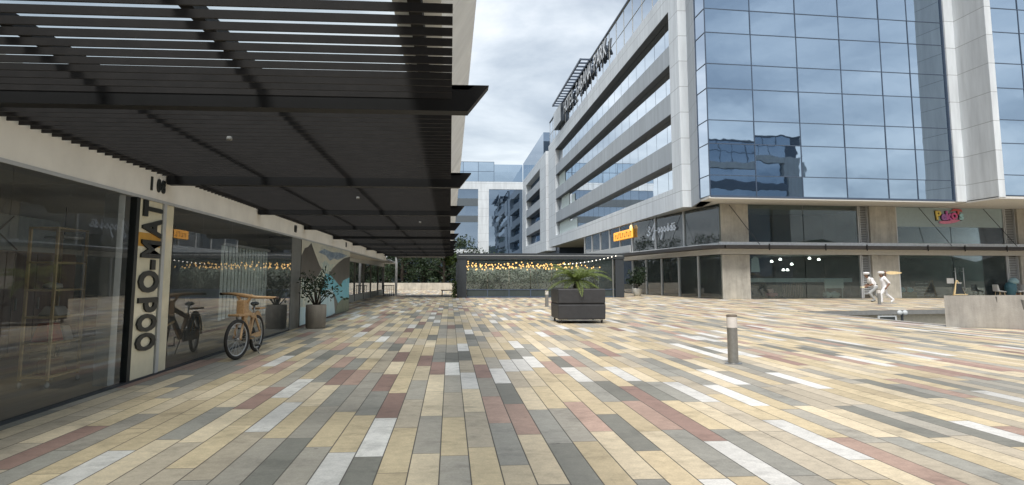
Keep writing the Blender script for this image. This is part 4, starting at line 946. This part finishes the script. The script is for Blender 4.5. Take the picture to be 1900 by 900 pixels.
labs = ['dark leafy tree beyond the low wall, directly behind the pale pole','dark leafy tree beyond the low wall, one to the right of the pole','dark leafy tree beyond the low wall seen left of the pale pole',
 'dark leafy tree beyond the low wall, midway between pole and pavilion','dark leafy tree beyond the low wall, just left of the pavilion','dark leafy tree beyond the low wall, partly behind the left pavilion post',
 'dark leafy tree hidden behind the left half of the pavilion','dark leafy tree hidden behind the middle of the pavilion','dark leafy tree farthest left behind the shop row','dark leafy tree hidden behind the right half of the pavilion']
order = [2,8,0,1,3,4,5,6,7,9]
labmap = ['dark leafy tree beyond the low wall, left of the pole','dark leafy tree beyond the low wall, close behind the pole on its left','dark leafy tree beyond the low wall, right next to the pale pole','dark leafy tree beyond the low wall, midway between pole and pavilion','dark leafy tree beyond the low wall, just left of the pavilion','dark leafy tree beyond the low wall, behind the left pavilion post']
n_t = 0
for i,(x,y) in enumerate(spots[:6]):
    src = t1 if i % 2 == 0 else t2
    if i < 2: o = src; o.location = (x,y,-.03)
    else: o = dup(src,(x,y,-.03),i*1.3,scale=1+.1*((i*7)%3-1))
    o['label'] = labmap[i]
us_ = MB()
for k in range(9000):
    x = rnd.uniform(-17,8); z = abs(rnd.gauss(0,.9))+rnd.random()*1.4
    us_.leaf((x, 107+rnd.uniform(0,3)+.6*math.sin(x), z*1.35+.3), .42)
tag(us_.build('undergrowth', M['treeleaf']), 'dark mass of undergrowth behind the trees past the low wall', 'undergrowth', kind='stuff')
bk = MB(); bk.box(-30,12,113,114,-.03,4.5)
# ------------------------------------------------------------------ street furniture
def make_bollard(loc, lab):
    b = thing('bollard_light', lab, 'bollard', loc, 'bollard lights on the plaza')
    x,y,z = loc
    w = MB(); w.lathe((x,y,z), [(.155,.0),(.155,.012),(.10,.016),(.095,.02)], 28); w.build('base_plate', M['steel'], b, True)
    w = MB(); w.lathe((x,y,z), [(.093,.018),(.093,.645)], 28); w.build('shaft', M['bollard'], b, True)
    w = MB(); w.lathe((x,y,z), [(.095,.647),(.095,.84)], 28); w.build('lens', M['lens'], b, True)
    w = MB(); w.lathe((x,y,z), [(.098,.842),(.098,.87),(.08,.882)], 28); w.build('cap', plain('bollard_cap', (.16,.13,.10), .5), b, True)
    for o in b.children:
        md = o.modifiers.new('edge','EDGE_SPLIT'); md.split_angle = R(40)
    return b
bo1 = make_bollard((5.13,13.31,.0), 'steel bollard light with frosted top standing alone on the open paving')
dup(bo1,(5.17,39.7,0),0,'steel bollard light half hidden at the left of the black planter')
dup(bo1,(24.83,41.47,0),0,'steel bollard light right in front of the two cooks')
# planter with tree fern
pt = thing('fern_planter', 'square black wheeled planter in two tiers standing on the open plaza', 'planter', (4.45,26,0))
px0,px1,py0,py1 = 3.66,5.30,25.15,27.0
def taper(w, x0,x1,y0,y1,z0,z1,d0,d1):
    d0 = min(d0,.012)
    w.add([(x0+d0,y0+d0,z0),(x1-d0,y0+d0,z0),(x1-d0,y1-d0,z0),(x0+d0,y1-d0,z0),(x0+d1,y0+d1,z1),(x1-d1,y0+d1,z1),(x1-d1,y1-d1,z1),(x0+d1,y1-d1,z1)],
          [(0,3,2,1),(4,5,6,7),(0,1,5,4),(1,2,6,5),(2,3,7,6),(3,0,4,7)])
w = MB(); taper(w,px0,px1,py0,py1,.14,.645,.03,.0); w.build('lower_tier', M['planter'], pt, bevel=.035)
w = MB(); taper(w,px0,px1,py0,py1,.67,1.17,.02,.0); w.build('upper_tier', M['planter'], pt, bevel=.035)
w = MB(); taper(w,px0,px1,py0,py1,.644,.671,.012,.012); w.build('joint', M['black'], pt)
w = MB(); taper(w,px0+.08,px1-.08,py0+.08,py1-.08,1.168,1.18,0,0); w.build('soil', plain('potting_soil', (.035,.028,.02), .95, var=.5, scale=30), pt)
for x in (px0+.12,px1-.12):
    for y in (py0+.14,py1-.14):
        w = MB(); w.ring((x,y,.062),(1,.2,0),.04,.024,16,8); cw = w.build('castor', M['tyre'], pt, True)
        w = MB(); w.box(x-.04,x+.04,y-.03,y+.03,.10,.15); w.build('fork', M['steel'], cw)
w = MB(); w.box(px0+.35,px1-.35,py0+.04,py0+.07,.10,.125); w.build('trim_bar', M['steel'], pt)
fn = thing('tree_fern', 'bright green fern with arching fronds growing in the black planter', 'fern', (4.45,26,1.17))
w = MB(); w.tube([(4.45,26,1.16),(4.46,26,1.32),(4.45,26,1.46)],[.13,.11,.08],10); w.build('trunk', M['bark'], fn, True)
fr_ = MB()
for k in range(36):
    az = k*2.399+rnd.uniform(-.2,.2); el = rnd.uniform(.08,1.0); L_ = rnd.uniform(.85,1.4)
    p = Vector((4.45,26,1.44)); d = Vector((math.cos(az)*math.cos(el), math.sin(az)*math.cos(el), math.sin(el)))
    pts = [p.copy()]; n = 40
    for i in range(n):
        d = (d+Vector((0,0,-.022-.028*i/n))).normalized(); p = p+d*(L_/n); pts.append(p.copy())
    fr_.tube(pts,[.008*(1-i/(n+3)) for i in range(n+1)],4)
    for i in range(4,n+1):
        t = i/n; wd = .17*math.sin(math.pi*min(1,t*.9+.08))**.8+.012
        ax = (pts[i]-pts[i-1]).normalized(); side = ax.cross(Vector((0,0,1))).normalized()
        for sgn in (-1,1):
            for h_ in (0,.5):
                w_ = wd*rnd.uniform(.8,1.1); dd = (side*sgn+ax*rnd.uniform(.3,.6)+Vector((0,0,rnd.uniform(-.55,-.2)))).normalized(); c = pts[i]-ax*(L_/n)*h_
                q = c+dd*w_; pw_ = ax*.0075
                fr_.add([c-pw_*.6, c+dd*w_*.5-pw_, q, c+dd*w_*.5+pw_], [(0,1,2,3)])
fr_.build('fronds', M['fern'], fn)
# stone pot with shrub
sp_ = thing('stone_pot', 'round weathered stone pot holding a shrub before the mural', 'pot', (-4.12,23.6,0))
w = MB(); w.lathe((-4.12,23.6,0), [(.27,0),(.30,.03),(.315,.4),(.31,.70),(.29,.72),(.26,.70),(.25,.64)], 28); w.build('pot_body', M['pot'], sp_, True)
w = MB(); w.lathe((-4.12,23.6,.60), [(.26,0),(.24,.06)], 20); w.build('soil', M['bark'], sp_, True)
def shrub(name, lab, c, H, Rr, n, leafsize, mat):
    t = thing(name, lab, 'shrub', c); c = Vector(c); w = MB(); cl = []
    for k in range(11):
        a = k*2.4; e = c+Vector((Rr*math.cos(a)*rnd.uniform(.35,1), Rr*math.sin(a)*rnd.uniform(.35,1), H*rnd.uniform(.4,1)))
        m_ = c.lerp(e,.5)+Vector((rnd.gauss(0,.04),rnd.gauss(0,.04),.1)); w.tube([c,m_,e],[.022,.014,.006],5); cl += [e, m_+Vector((0,0,.1)), c.lerp(e,.8)]
    w.build('stems', M['bark'], t, True); l = MB()
    for k in range(n): l.leaf(rnd.choice(cl)+Vector((rnd.gauss(0,.13),rnd.gauss(0,.13),rnd.gauss(0,.11))), leafsize)
    l.build('foliage', mat, t); return t
shrub('potted_shrub', 'loose dark shrub growing from the stone pot before the mural', (-4.12,23.6,.62), 1.12, .62, 400, .115, M['shrub'])
wp = thing('white_pot', 'small pale tapered pot under the canopy right of the pavilion', 'pot', (15.9,62.5,0))
w = MB(); w.lathe((15.9,62.5,0), [(.26,0),(.30,.05),(.42,.6),(.40,.64),(.36,.58)], 20); w.build('pot_body', M['whitepot'], wp, True)
shrub('dark_shrub', 'dark bushy plant in the pale pot under the canopy', (15.9,62.5,.55), 1.7, .8, 900, .2, M['shrub'])

# ------------------------------------------------------------------ wooden bicycle
bk = thing('wooden_bicycle', 'wooden bicycle with broad handlebar parked on the paving before the glass', 'bicycle', (-4.03,15.6,0))
def wheel(name, c, ang, Rr):
    ax = Vector((math.cos(ang), -math.sin(ang), 0)); hub = MB(); hub.tube([Vector(c)-ax*.06, Vector(c)+ax*.06],.03,10)
    o = hub.build(name, M['steel'], bk, True)
    t = MB(); t.ring(c, ax, Rr-.035, .035, 40, 10); t.build('tyre', M['tyre'], o, True)
    t = MB(); t.ring(c, ax, Rr-.075, .014, 40, 6); t.build('rim', M['alu'], o, True)
    t = MB(); u = Vector((0,0,1)); v = ax.cross(u)
    for k in range(20):
        a = k*math.pi/10; t.tube([Vector(c)+ax*(.03 if k%2 else -.03), Vector(c)+(u*math.cos(a)+v*math.sin(a))*(Rr-.08)],.0035,4)
    t.build('spokes', M['alu'], o)
RW = .38; Cf = (-4.03,14.72,RW); Cr = (-4.08,16.35,RW); st_ = R(20)
wheel('front_wheel', Cf, st_, RW); wheel('rear_wheel', Cr, R(6), RW)
hd = Vector((-4.03,15.02,.92)); fwd = Vector((math.sin(st_),math.cos(st_),0)); sd = Vector((math.cos(st_),-math.sin(st_),0))
for s in (-1,1):
    w = MB(); w.beam(Vector(Cf)+sd*s*.075, hd+sd*s*.05-Vector((0,0,.05)),.035,.07); w.build('fork_blade', M['wood'], bk, bevel=.008)
w = MB(); w.obox(hd+Vector((0,0,.02)), sd, fwd, (0,0,1), .09,.08,.17); w.build('head_block', M['wood'], bk, bevel=.02)
w = MB(); w.obox(hd+Vector((-.02,-.16,-.09)), sd, fwd, (0,0,1), .13,.17,.02); w.build('front_carrier', M['wood'], bk, bevel=.008)
w = MB(); w.ball(hd+Vector((.0,-.26,-.13)),.05,.06,.05); w.build('headlight', M['lightgrey'], bk, True)
hb_ = hd+Vector((.02,.02,.22))
for s in (-1,1):
    w = MB(); w.beam(hb_-Vector((0,0,.1))+sd*s*.05, hb_+sd*s*.17+Vector((0,0,.08)),.05,.05); w.build('handlebar_stay', M['wood'], bk, bevel=.01)
w = MB(); w.tube([hb_+sd*-.62+fwd*.14+Vector((0,0,.09)), hb_+sd*-.25+Vector((0,0,.09)), hb_+Vector((0,0,.06)), hb_+sd*.25+Vector((0,0,.03)), hb_+sd*.62+fwd*.14+Vector((0,0,.02))],[.022,.03,.04,.03,.022],10); w.build('handlebar', M['wood'], bk, True)
for s in (-1,1):
    w = MB(); w.tube([hb_+sd*s*.54+fwd*.12+Vector((0,0,.052-s*.035)), hb_+sd*s*.66+fwd*.15+Vector((0,0,.05-s*.035))],.026,10); w.build('grip', M['darkwood'], bk, True)
bb = Vector((-4.05,15.62,.36)); seat_t = Vector((-4.06,16.0,.98))
w = MB(); w.beam(hd+Vector((0,.06,-.08)), bb,.07,.12); w.build('down_beam', M['wood'], bk, bevel=.015)
w = MB(); w.beam(hd+Vector((0,.05,.05)), Vector((-4.06,15.95,.74)),.055,.09); w.build('top_beam', M['wood'], bk, bevel=.015)
w = MB(); w.beam(bb+Vector((0,-.03,-.02)), Vector((-4.06,15.97,.80)),.06,.11); w.build('seat_beam', M['wood'], bk, bevel=.015)
w = MB(); w.tube([(-4.06,15.96,.78), seat_t],.018,8); w.build('seat_post', M['steel'], bk, True)
for s in (-1,1):
    w = MB(); w.beam(bb+Vector((s*.04,0,0)), Vector(Cr)+Vector((s*.085,0,0)),.03,.10); w.build('chain_stay', M['wood'], bk, bevel=.008)
    w = MB(); w.beam(Vector((-4.06+s*.04,15.97,.74)), Vector(Cr)+Vector((s*.085,0,0)),.03,.06); w.build('seat_stay', M['wood'], bk, bevel=.008)
w = MB(); w.ball(seat_t+Vector((0,.04,.03)),.085,.15,.045); w.ball(seat_t+Vector((0,-.1,.03)),.035,.12,.03); w.build('saddle', M['signblack'], bk, True)
w = MB()
for k in range(11):
    a = R(-5+k*15); b2 = R(-5+(k+1)*15)
    for p_, q_ in (((math.cos(a),math.sin(a)),(math.cos(b2),math.sin(b2))),): w.beam(Vector(Cr)+Vector((0,p_[0]*.43,p_[1]*.43)), Vector(Cr)+Vector((0,q_[0]*.43,q_[1]*.43)),.09,.012, up=(1,0,0))
w.build('mudguard', M['wood'], bk)
w = MB(); w.obox((-4.07,16.42,.9),(1,0,0),(0,1,0),(0,0,1),.085,.24,.018); w.build('rear_carrier', M['wood'], bk, bevel=.006)
w = MB(); w.plate([(-4.13,15.5,.28),(-4.13,15.5,.50),(-4.13,16.3,.52),(-4.13,16.42,.40),(-4.13,16.3,.27)], (-.03,0,0)); w.build('chain_guard', M['signblack'], bk, recalc=True)
w = MB(); w.tube([bb+Vector((-.12,0,0)), bb+Vector((.12,0,0))],.02,8); w.tube([bb+Vector((.12,0,0)), bb+Vector((.13,.05,-.17))],.012,6); w.tube([bb+Vector((-.12,0,0)), bb+Vector((-.13,-.05,.17))],.012,6); w.build('crank', M['steel'], bk)
for s in (-1,1):
    p_ = bb+Vector((s*.18,.05*s,-.17*s)); w = MB(); w.obox(p_,(1,0,0),(0,1,0),(0,0,1),.05,.045,.013); w.build('pedal', M['signblack'], bk)
w = MB(); w.tube([bb+Vector((.03,.1,-.03)), Vector((-3.88,15.85,.0))],.012,6); w.build('kickstand', M['steel'], bk)

# ------------------------------------------------------------------ two cooks
def skin_body(name, verts, edges, rad, faces_mat, mats, parent, side):
    """tapered limbs fused into one continuous skin"""
    off = parent_loc(parent); w = MB()
    def rr(x): return x if isinstance(x, tuple) else (x, x)
    segs = []
    for (a, b), k in zip(edges, faces_mat):
        ra, rb = rr(rad[a]), rr(rad[b]); la, lb = ra[0]-ra[1], rb[0]-rb[1]
        for o_ in ((-1,0,1) if la > .001 and lb > .001 else (0,)):
            p, q = Vector(verts[a])+side*la*o_, Vector(verts[b])+side*lb*o_
            w.tube([p, q], [ra[1], rb[1]], 14); w.ball(p, ra[1], ra[1], ra[1], 14, 10); w.ball(q, rb[1], rb[1], rb[1], 14, 10)
            segs.append((p-off, q-off, k, ra[1], rb[1]))
    o = w.build(name, mats, parent)
    rm = o.modifiers.new('fuse','REMESH'); rm.mode = 'VOXEL'; rm.voxel_size = .012
    sm = o.modifiers.new('smooth','SMOOTH'); sm.factor = .5; sm.iterations = 5
    bpy.context.view_layer.update()
    m2 = bpy.data.meshes.new_from_object(o.evaluated_get(bpy.context.evaluated_depsgraph_get())); m2.name = name
    bpy.data.objects.remove(o); m2.materials.clear()
    for m_ in mats: m2.materials.append(m_)
    for p in m2.polygons:
        c = p.center; best = 1e9
        for a,b,k,r0,r1 in segs:
            ab = b-a; t = max(0,min(1,(c-a).dot(ab)/max(1e-9,ab.length_squared))); d = (c-(a+ab*t)).length-(r0+(r1-r0)*t)
            if d < best: best = d; mi = k
        p.material_index = mi; p.use_smooth = True
    ob = bpy.data.objects.new(name, m2); col.objects.link(ob); ob.parent = parent; return ob
def person(lab, base, J, facing, hold=None):
    """J: joints in (forward, side, up) metres; facing: unit forward"""
    WD = 1.25
    root = thing('person', lab, 'person', base); f = Vector(facing).normalized(); s = Vector((-f.y, f.x, 0)); b = Vector(base)
    W = lambda p: b+f*p[0]*1.25+s*p[1]*1.15+Vector((0,0,p[2]))
    V, Ed, Rd, Fm = [], [], [], []
    def add(p, r_, par=None, m_=0):
        V.append(W(p)); Rd.append(tuple(x*WD for x in r_) if isinstance(r_, tuple) else (r_*WD if r_ > .02 else r_*1.25))
        if par is not None: Ed.append((par,len(V)-1)); Fm.append(m_)
        return len(V)-1
    SH, TR, SK = 0, 1, 2
    pel = add(J['pelvis'], (.17,.13)); wa = add(J['waist'], (.165,.125), pel, SH); cht = add(J['chest'], (.185,.135), wa, SH); nk0 = add(J['neckbase'], .085, cht, SH); nk = add(J['neck'], .055, nk0, SK)
    hc = J['head']; ch_ = add((hc[0]-.005,hc[1],hc[2]-.06), .078, nk, SK); hd_ = add((hc[0],hc[1],hc[2]+.03), .098, ch_, SK); ht = add((hc[0]-.01,hc[1],hc[2]+.10), .075, hd_, SK)
    ns_ = add((hc[0]+.115,hc[1],hc[2]-.005), .016, hd_, SK)
    for k in ('L','R'):
        hp = add(J['hip'+k], .115, pel, TR); kn = add(J['knee'+k], .075, hp, TR); an = add(J['ankle'+k], .052, kn, TR); a0 = J['ankle'+k]; toe = add(J['toe'+k], .042, an, TR)
        sh = add(J['sho'+k], .082, cht, SH); el = add(J['elb'+k], .056, sh, SH); wr = add(J['wri'+k], .036, el, SK)
        d = (Vector(J['wri'+k])-Vector(J['elb'+k])).normalized(); q = Vector(J['wri'+k]); lat = d.cross(Vector((0,1,0)) if abs(d.y) < .9 else Vector((1,0,0))).normalized(); cur = d.cross(lat)
        pa = add(tuple(q+d*.075), .036, wr, SK)
        for i,(o_,l_) in enumerate(((-.033,.065),(-.011,.075),(.012,.07),(.032,.055))):
            r0 = add(tuple(q+d*.105+lat*o_), .010, pa, SK); r1 = add(tuple(q+d*(.105+l_*.55)+lat*o_*1.1+cur*.012), .009, r0, SK); add(tuple(q+d*(.105+l_)+lat*o_*1.1+cur*.035), .008, r1, SK)
        t0_ = add(tuple(q+d*.06-lat*.05+cur*.01), .011, pa, SK); add(tuple(q+d*.10-lat*.065+cur*.03), .009, t0_, SK)
    skin_body('body', V, Ed, Rd, Fm, [M['cloth'], M['trouser'] if hold == 'box' else M['cloth'], M['skin']], root, s)
    hw = W(hc)
    w = MB(); w.lathe(hw+Vector((0,0,.075)), [(.13,-.01),(.15,.03),(.20,.07),(.205,.11),(.16,.15),(.06,.165)], 18); w.build('chef_cap', M['cloth'], root, True)
    w = MB(); w.ball(hw-f*.04+Vector((0,0,.03)),.128,.128,.105,14,8); w.build('hair', M['hair'], root, True)
    for e in (-1,1):
        w = MB(); w.ball(hw+f*.118+s*e*.04+Vector((0,0,.03)),.012,.012,.01,6,5); w.build('eye', M['hair'], root, True)
        w = MB(); w.ball(hw+s*e*.122+Vector((0,0,.01)),.018,.014,.03,8,6); w.build('ear', M['skin'], root, True)
    for k in ('L','R'):
        a0 = W(J['ankle'+k]); t0 = W(J['toe'+k]); dd = (t0-a0); dd.z *= .6
        w = MB(); w.beam(a0-dd.normalized()*.05-Vector((0,0,.05)), t0+dd.normalized()*.06-Vector((0,0,.015)),.10,.085); sh_ = w.build('shoe', M['signblack'] if (k=='L' and hold=='box') else M['paper'], root, bevel=.03)
    if hold == 'box':
        w = MB(); c = W(J['waist']); w.obox(c+Vector((0,0,-.01)), f, s, (0,0,1), .17,.2,.03); w.build('apron_band', M['dark'], root, bevel=.02)
    return root, W
J1 = dict(pelvis=(0,0,.95), waist=(.06,0,1.12), chest=(.2,0,1.36), neckbase=(.30,0,1.5), neck=(.34,0,1.55), head=(.40,0,1.66),
  hipL=(0,.1,.92), hipR=(0,-.1,.92), kneeL=(.34,.1,.55), ankleL=(.10,.1,.13), toeL=(.24,.1,.06), kneeR=(-.02,-.1,.5), ankleR=(-.32,-.1,.17), toeR=(-.2,-.1,.06),
  shoL=(.22,.19,1.44), shoR=(.22,-.19,1.44), elbL=(.22,.27,1.14), elbR=(.2,-.26,1.14), wriL=(.48,.16,.98), wriR=(.48,-.16,.98))
p1, W1_ = person('cook in white shirt, cap and grey trousers leaning forward with a small box', (27.35,46.1,.0), J1, (-1,.05,0), 'box')
w = MB(); c = W1_((.60,0,.93)); w.obox(c,(1,0,0),(0,1,0),(0,0,1),.15,.13,.05); w.build
bx = w.build('food_box', M['creamboard'], bevel=.015); tag(bx, 'small pale food box held by the leaning cook', 'box')
J2 = dict(pelvis=(0,0,.96), waist=(.02,0,1.14), chest=(.05,0,1.36), neckbase=(.08,0,1.52), neck=(.10,0,1.57), head=(.13,0,1.69),
  hipL=(0,.1,.93), hipR=(0,-.1,.93), kneeL=(.26,.1,.53), ankleL=(.22,.1,.10), toeL=(.36,.1,.05), kneeR=(-.12,-.1,.52), ankleR=(-.46,-.1,.2), toeR=(-.36,-.1,.07),
  shoL=(.05,.2,1.46), shoR=(.05,-.2,1.46), elbL=(-.12,.27,1.2), elbR=(-.22,-.30,1.60), wriL=(.02,.28,.98), wriR=(-.18,-.20,1.80))
p2, W2_ = person('cook dressed all in white with cap, striding behind the bollard with a paddle', (26.85,44.2,.0), J2, (-1,.05,0), None)
pd = thing('wooden_paddle', 'long flat wooden paddle carried at head height by the cook in white', 'paddle', tuple(W2_((-.5,-.2,1.8))))
c = W2_((-.62,-.24,1.84)); pts = []
for k in range(20):
    a = 2*math.pi*k/20; pts.append(c+Vector((.50*math.cos(a)*(1 if math.cos(a)<0 else 1.1), 0, .085*math.sin(a)*(1.15-.35*math.cos(a)))))
w = MB(); w.plate([p-Vector((0,.015,0)) for p in pts],(0,.03,0)); w.build('blade', M['lightwood'], pd, recalc=True)
w = MB(); w.tube([c-Vector((.48,0,0)), c-Vector((.75,-.02,.02))],.018,8); w.build('handle', M['lightwood'], pd, True)

# ------------------------------------------------------------------ building behind the camera, seen mirrored in the corner glass
ob = thing('opposite_building', 'office block seen only as a mirror image in the blue corner glass', 'building', (85,-70,0))
w = MB(); w.box(50,103.4,-95,-60.6,0,34); w.build('wall_core', M['mull'], ob)
hb_save = hb; hb = ob
bx_ = [50+3.55*k for k in range(15)]
panes((0,-60.5,0), (1,0,0), bx_, [0,5,10,14,18,21.5,24.9], (0,1,0), M['facade4'], 'curtain_wall', .002)
panes((0,-60.5,0), (1,0,0), bx_, [28.9,31.4,34], (0,1,0), M['facade4'], 'curtain_wall', .002); grid((0,-60.5,0), (1,0,0), bx_, [28.9,31.4,34], (0,1,0), 'mullions', .14)
panes((0,-60.5,0), (1,0,0), bx_, [24.9,27.4], (0,1,0), M['facade4'], 'window_band', .002)
w = MB(); w.box(50,99.0,-60.6,-59.8,27.4,28.9); w.build('frame_band', M['grey'], ob)
w = MB(); w.box(99.0,103.7,-60.6,-59.7,0,28.9); w.build('frame_column', M['grey'], ob)
w = MB(); w.box(50,99.0,-60.6,-59.9,21.6,23.6); w.build('spandrel', M['mull'], ob)
w = MB(); w.box(49.9,103.5,-95,-60.3,34,34.4); w.build('roof_edge', M['mull'], ob)
hb = hb_save

hl = MB(); nx = 60; xs = [-700+1500*i/nx for i in range(nx+1)]
def hz_(x): return 17+9*math.sin(x*.011+1)+5*math.sin(x*.031)+3*math.sin(x*.083+2)
for i in range(nx+1):
    x = xs[i]; y = -190-20*math.sin(x*.006)
    hl.v += [Vector((x,y+60,-.02)), Vector((x,y+25,hz_(x)*.55)), Vector((x,y,hz_(x))), Vector((x,y-120,hz_(x)*.8))]
for i in range(nx):
    for k in range(3): hl.f.append((i*4+k,(i+1)*4+k,(i+1)*4+k+1,i*4+k+1)); hl.m.append(0)
tag(hl.build('hills', plain('hill_woods', (.035,.05,.035), .95, var=.6, scale=.12), smooth=True), kind='structure')
# ------------------------------------------------------------------ sky, sun, camera
world = bpy.data.worlds.new('World'); scene.world = world; world.use_nodes = True
nt = world.node_tree; L = nt.links; bg = nt.nodes['Background']; wo = nt.nodes['World Output']
SUN_EL, SUN_AZ = R(55), R(196)      # azimuth measured clockwise from +Y
sky = N(nt, 'ShaderNodeTexSky', sky_type='NISHITA'); sky.sun_disc = False; sky.sun_elevation = SUN_EL; sky.sun_rotation = SUN_AZ; sky.air_density = 1.2; sky.dust_density = 2
L.new(sky.outputs[0], bg.inputs['Color']); bg.inputs['Strength'].default_value = .10
tc = N(nt, 'ShaderNodeTexCoord'); sp = N(nt, 'ShaderNodeSeparateXYZ'); L.new(tc.outputs['Generated'], sp.inputs[0])
SEED = (3.1,1.7,0)
dz = math_(nt, 'ADD', math_(nt, 'ABSOLUTE', sp.outputs['Z']), .16)
cb = N(nt, 'ShaderNodeCombineXYZ'); L.new(math_(nt, 'DIVIDE', sp.outputs['X'], dz), cb.inputs[0]); L.new(math_(nt, 'DIVIDE', sp.outputs['Y'], dz), cb.inputs[1])
n1 = N(nt, 'ShaderNodeTexNoise'); setin(n1, Scale=1.15, Detail=9, Roughness=.56, Distortion=.25); ad = N(nt, 'ShaderNodeVectorMath', operation='ADD'); ad.inputs[1].default_value = SEED; L.new(cb.outputs[0], ad.inputs[0]); L.new(ad.outputs[0], n1.inputs['Vector'])
ramp = N(nt, 'ShaderNodeValToRGB'); cr = ramp.color_ramp
cr.elements[0].position = .35; cr.elements[0].color = (.23,.28,.35,1); cr.elements[1].position = .70; cr.elements[1].color = (.98,.99,1.0,1)
e = cr.elements.new(.46); e.color = (.42,.475,.54,1); e = cr.elements.new(.57); e.color = (.65,.70,.75,1)
L.new(n1.outputs['Fac'], ramp.inputs['Fac'])
hz = N(nt, 'ShaderNodeMapRange'); setin(hz, From_Min=.04, From_Max=.34, To_Min=.30, To_Max=0); L.new(sp.outputs['Z'], hz.inputs['Value'])
mh = N(nt, 'ShaderNodeMix', data_type='RGBA'); L.new(hz.outputs[0], mh.inputs['Factor']); L.new(ramp.outputs['Color'], mh.inputs['A']); mh.inputs['B'].default_value = (.90,.93,.96,1)
bg2 = N(nt, 'ShaderNodeBackground'); L.new(mh.outputs['Result'], bg2.inputs['Color']); bg2.inputs['Strength'].default_value = .49
mxw = N(nt, 'ShaderNodeMixShader'); mxw.inputs[0].default_value = .88; L.new(bg.outputs[0], mxw.inputs[1]); L.new(bg2.outputs[0], mxw.inputs[2]); L.new(mxw.outputs[0], wo.inputs['Surface'])
sd_ = bpy.data.lights.new('sun', 'SUN'); sd_.energy = 1.6; sd_.angle = R(20); sd_.color = (1,.965,.92)
so = bpy.data.objects.new('sun', sd_); col.objects.link(so)
sv = Vector((math.sin(SUN_AZ)*math.cos(SUN_EL), math.cos(SUN_AZ)*math.cos(SUN_EL), math.sin(SUN_EL)))
so.rotation_euler = (-sv).to_track_quat('-Z','Y').to_euler(); so.location = (0,0,60)

cam = bpy.data.cameras.new('camera'); co = bpy.data.objects.new('camera', cam); col.objects.link(co)
f_, cx_, cy_ = 1372.0, 950.0, 344.0
vy = Vector(((835-cx_)/f_, (cy_-515)/f_, 1)).normalized(); vxu = cx_-(f_*f_+(cy_-515)**2)/(835-cx_)
vx = Vector(((vxu-cx_)/f_, (cy_-515)/f_, 1)).normalized(); vz = vx.cross(vy)
if vz.y < 0: vz = -vz
right = Vector((vx.x, vy.x, vz.x)); up = Vector((vx.y, vy.y, vz.y)); fw_ = Vector((vx.z, vy.z, vz.z))
mat = Matrix((right, up, -fw_)).transposed().to_4x4(); mat.translation = Vector((0,0,1.55)); co.matrix_world = mat
cam.sensor_width = 36; cam.sensor_fit = 'HORIZONTAL'; cam.lens = 36*f_/1900; cam.shift_y = -(450-cy_)/1900; cam.clip_start = .05; cam.clip_end = 4000
scene.camera = co
scene.view_settings.view_transform = 'Standard'; scene.view_settings.look = 'None'; scene.view_settings.exposure = 1.34; scene.view_settings.gamma = 1
cy = scene.cycles; cy.max_bounces = 8; cy.transparent_max_bounces = 16; cy.glossy_bounces = 4; cy.diffuse_bounces = 3; cy.caustics_reflective = False; cy.caustics_refractive = False
cy.use_denoising = True
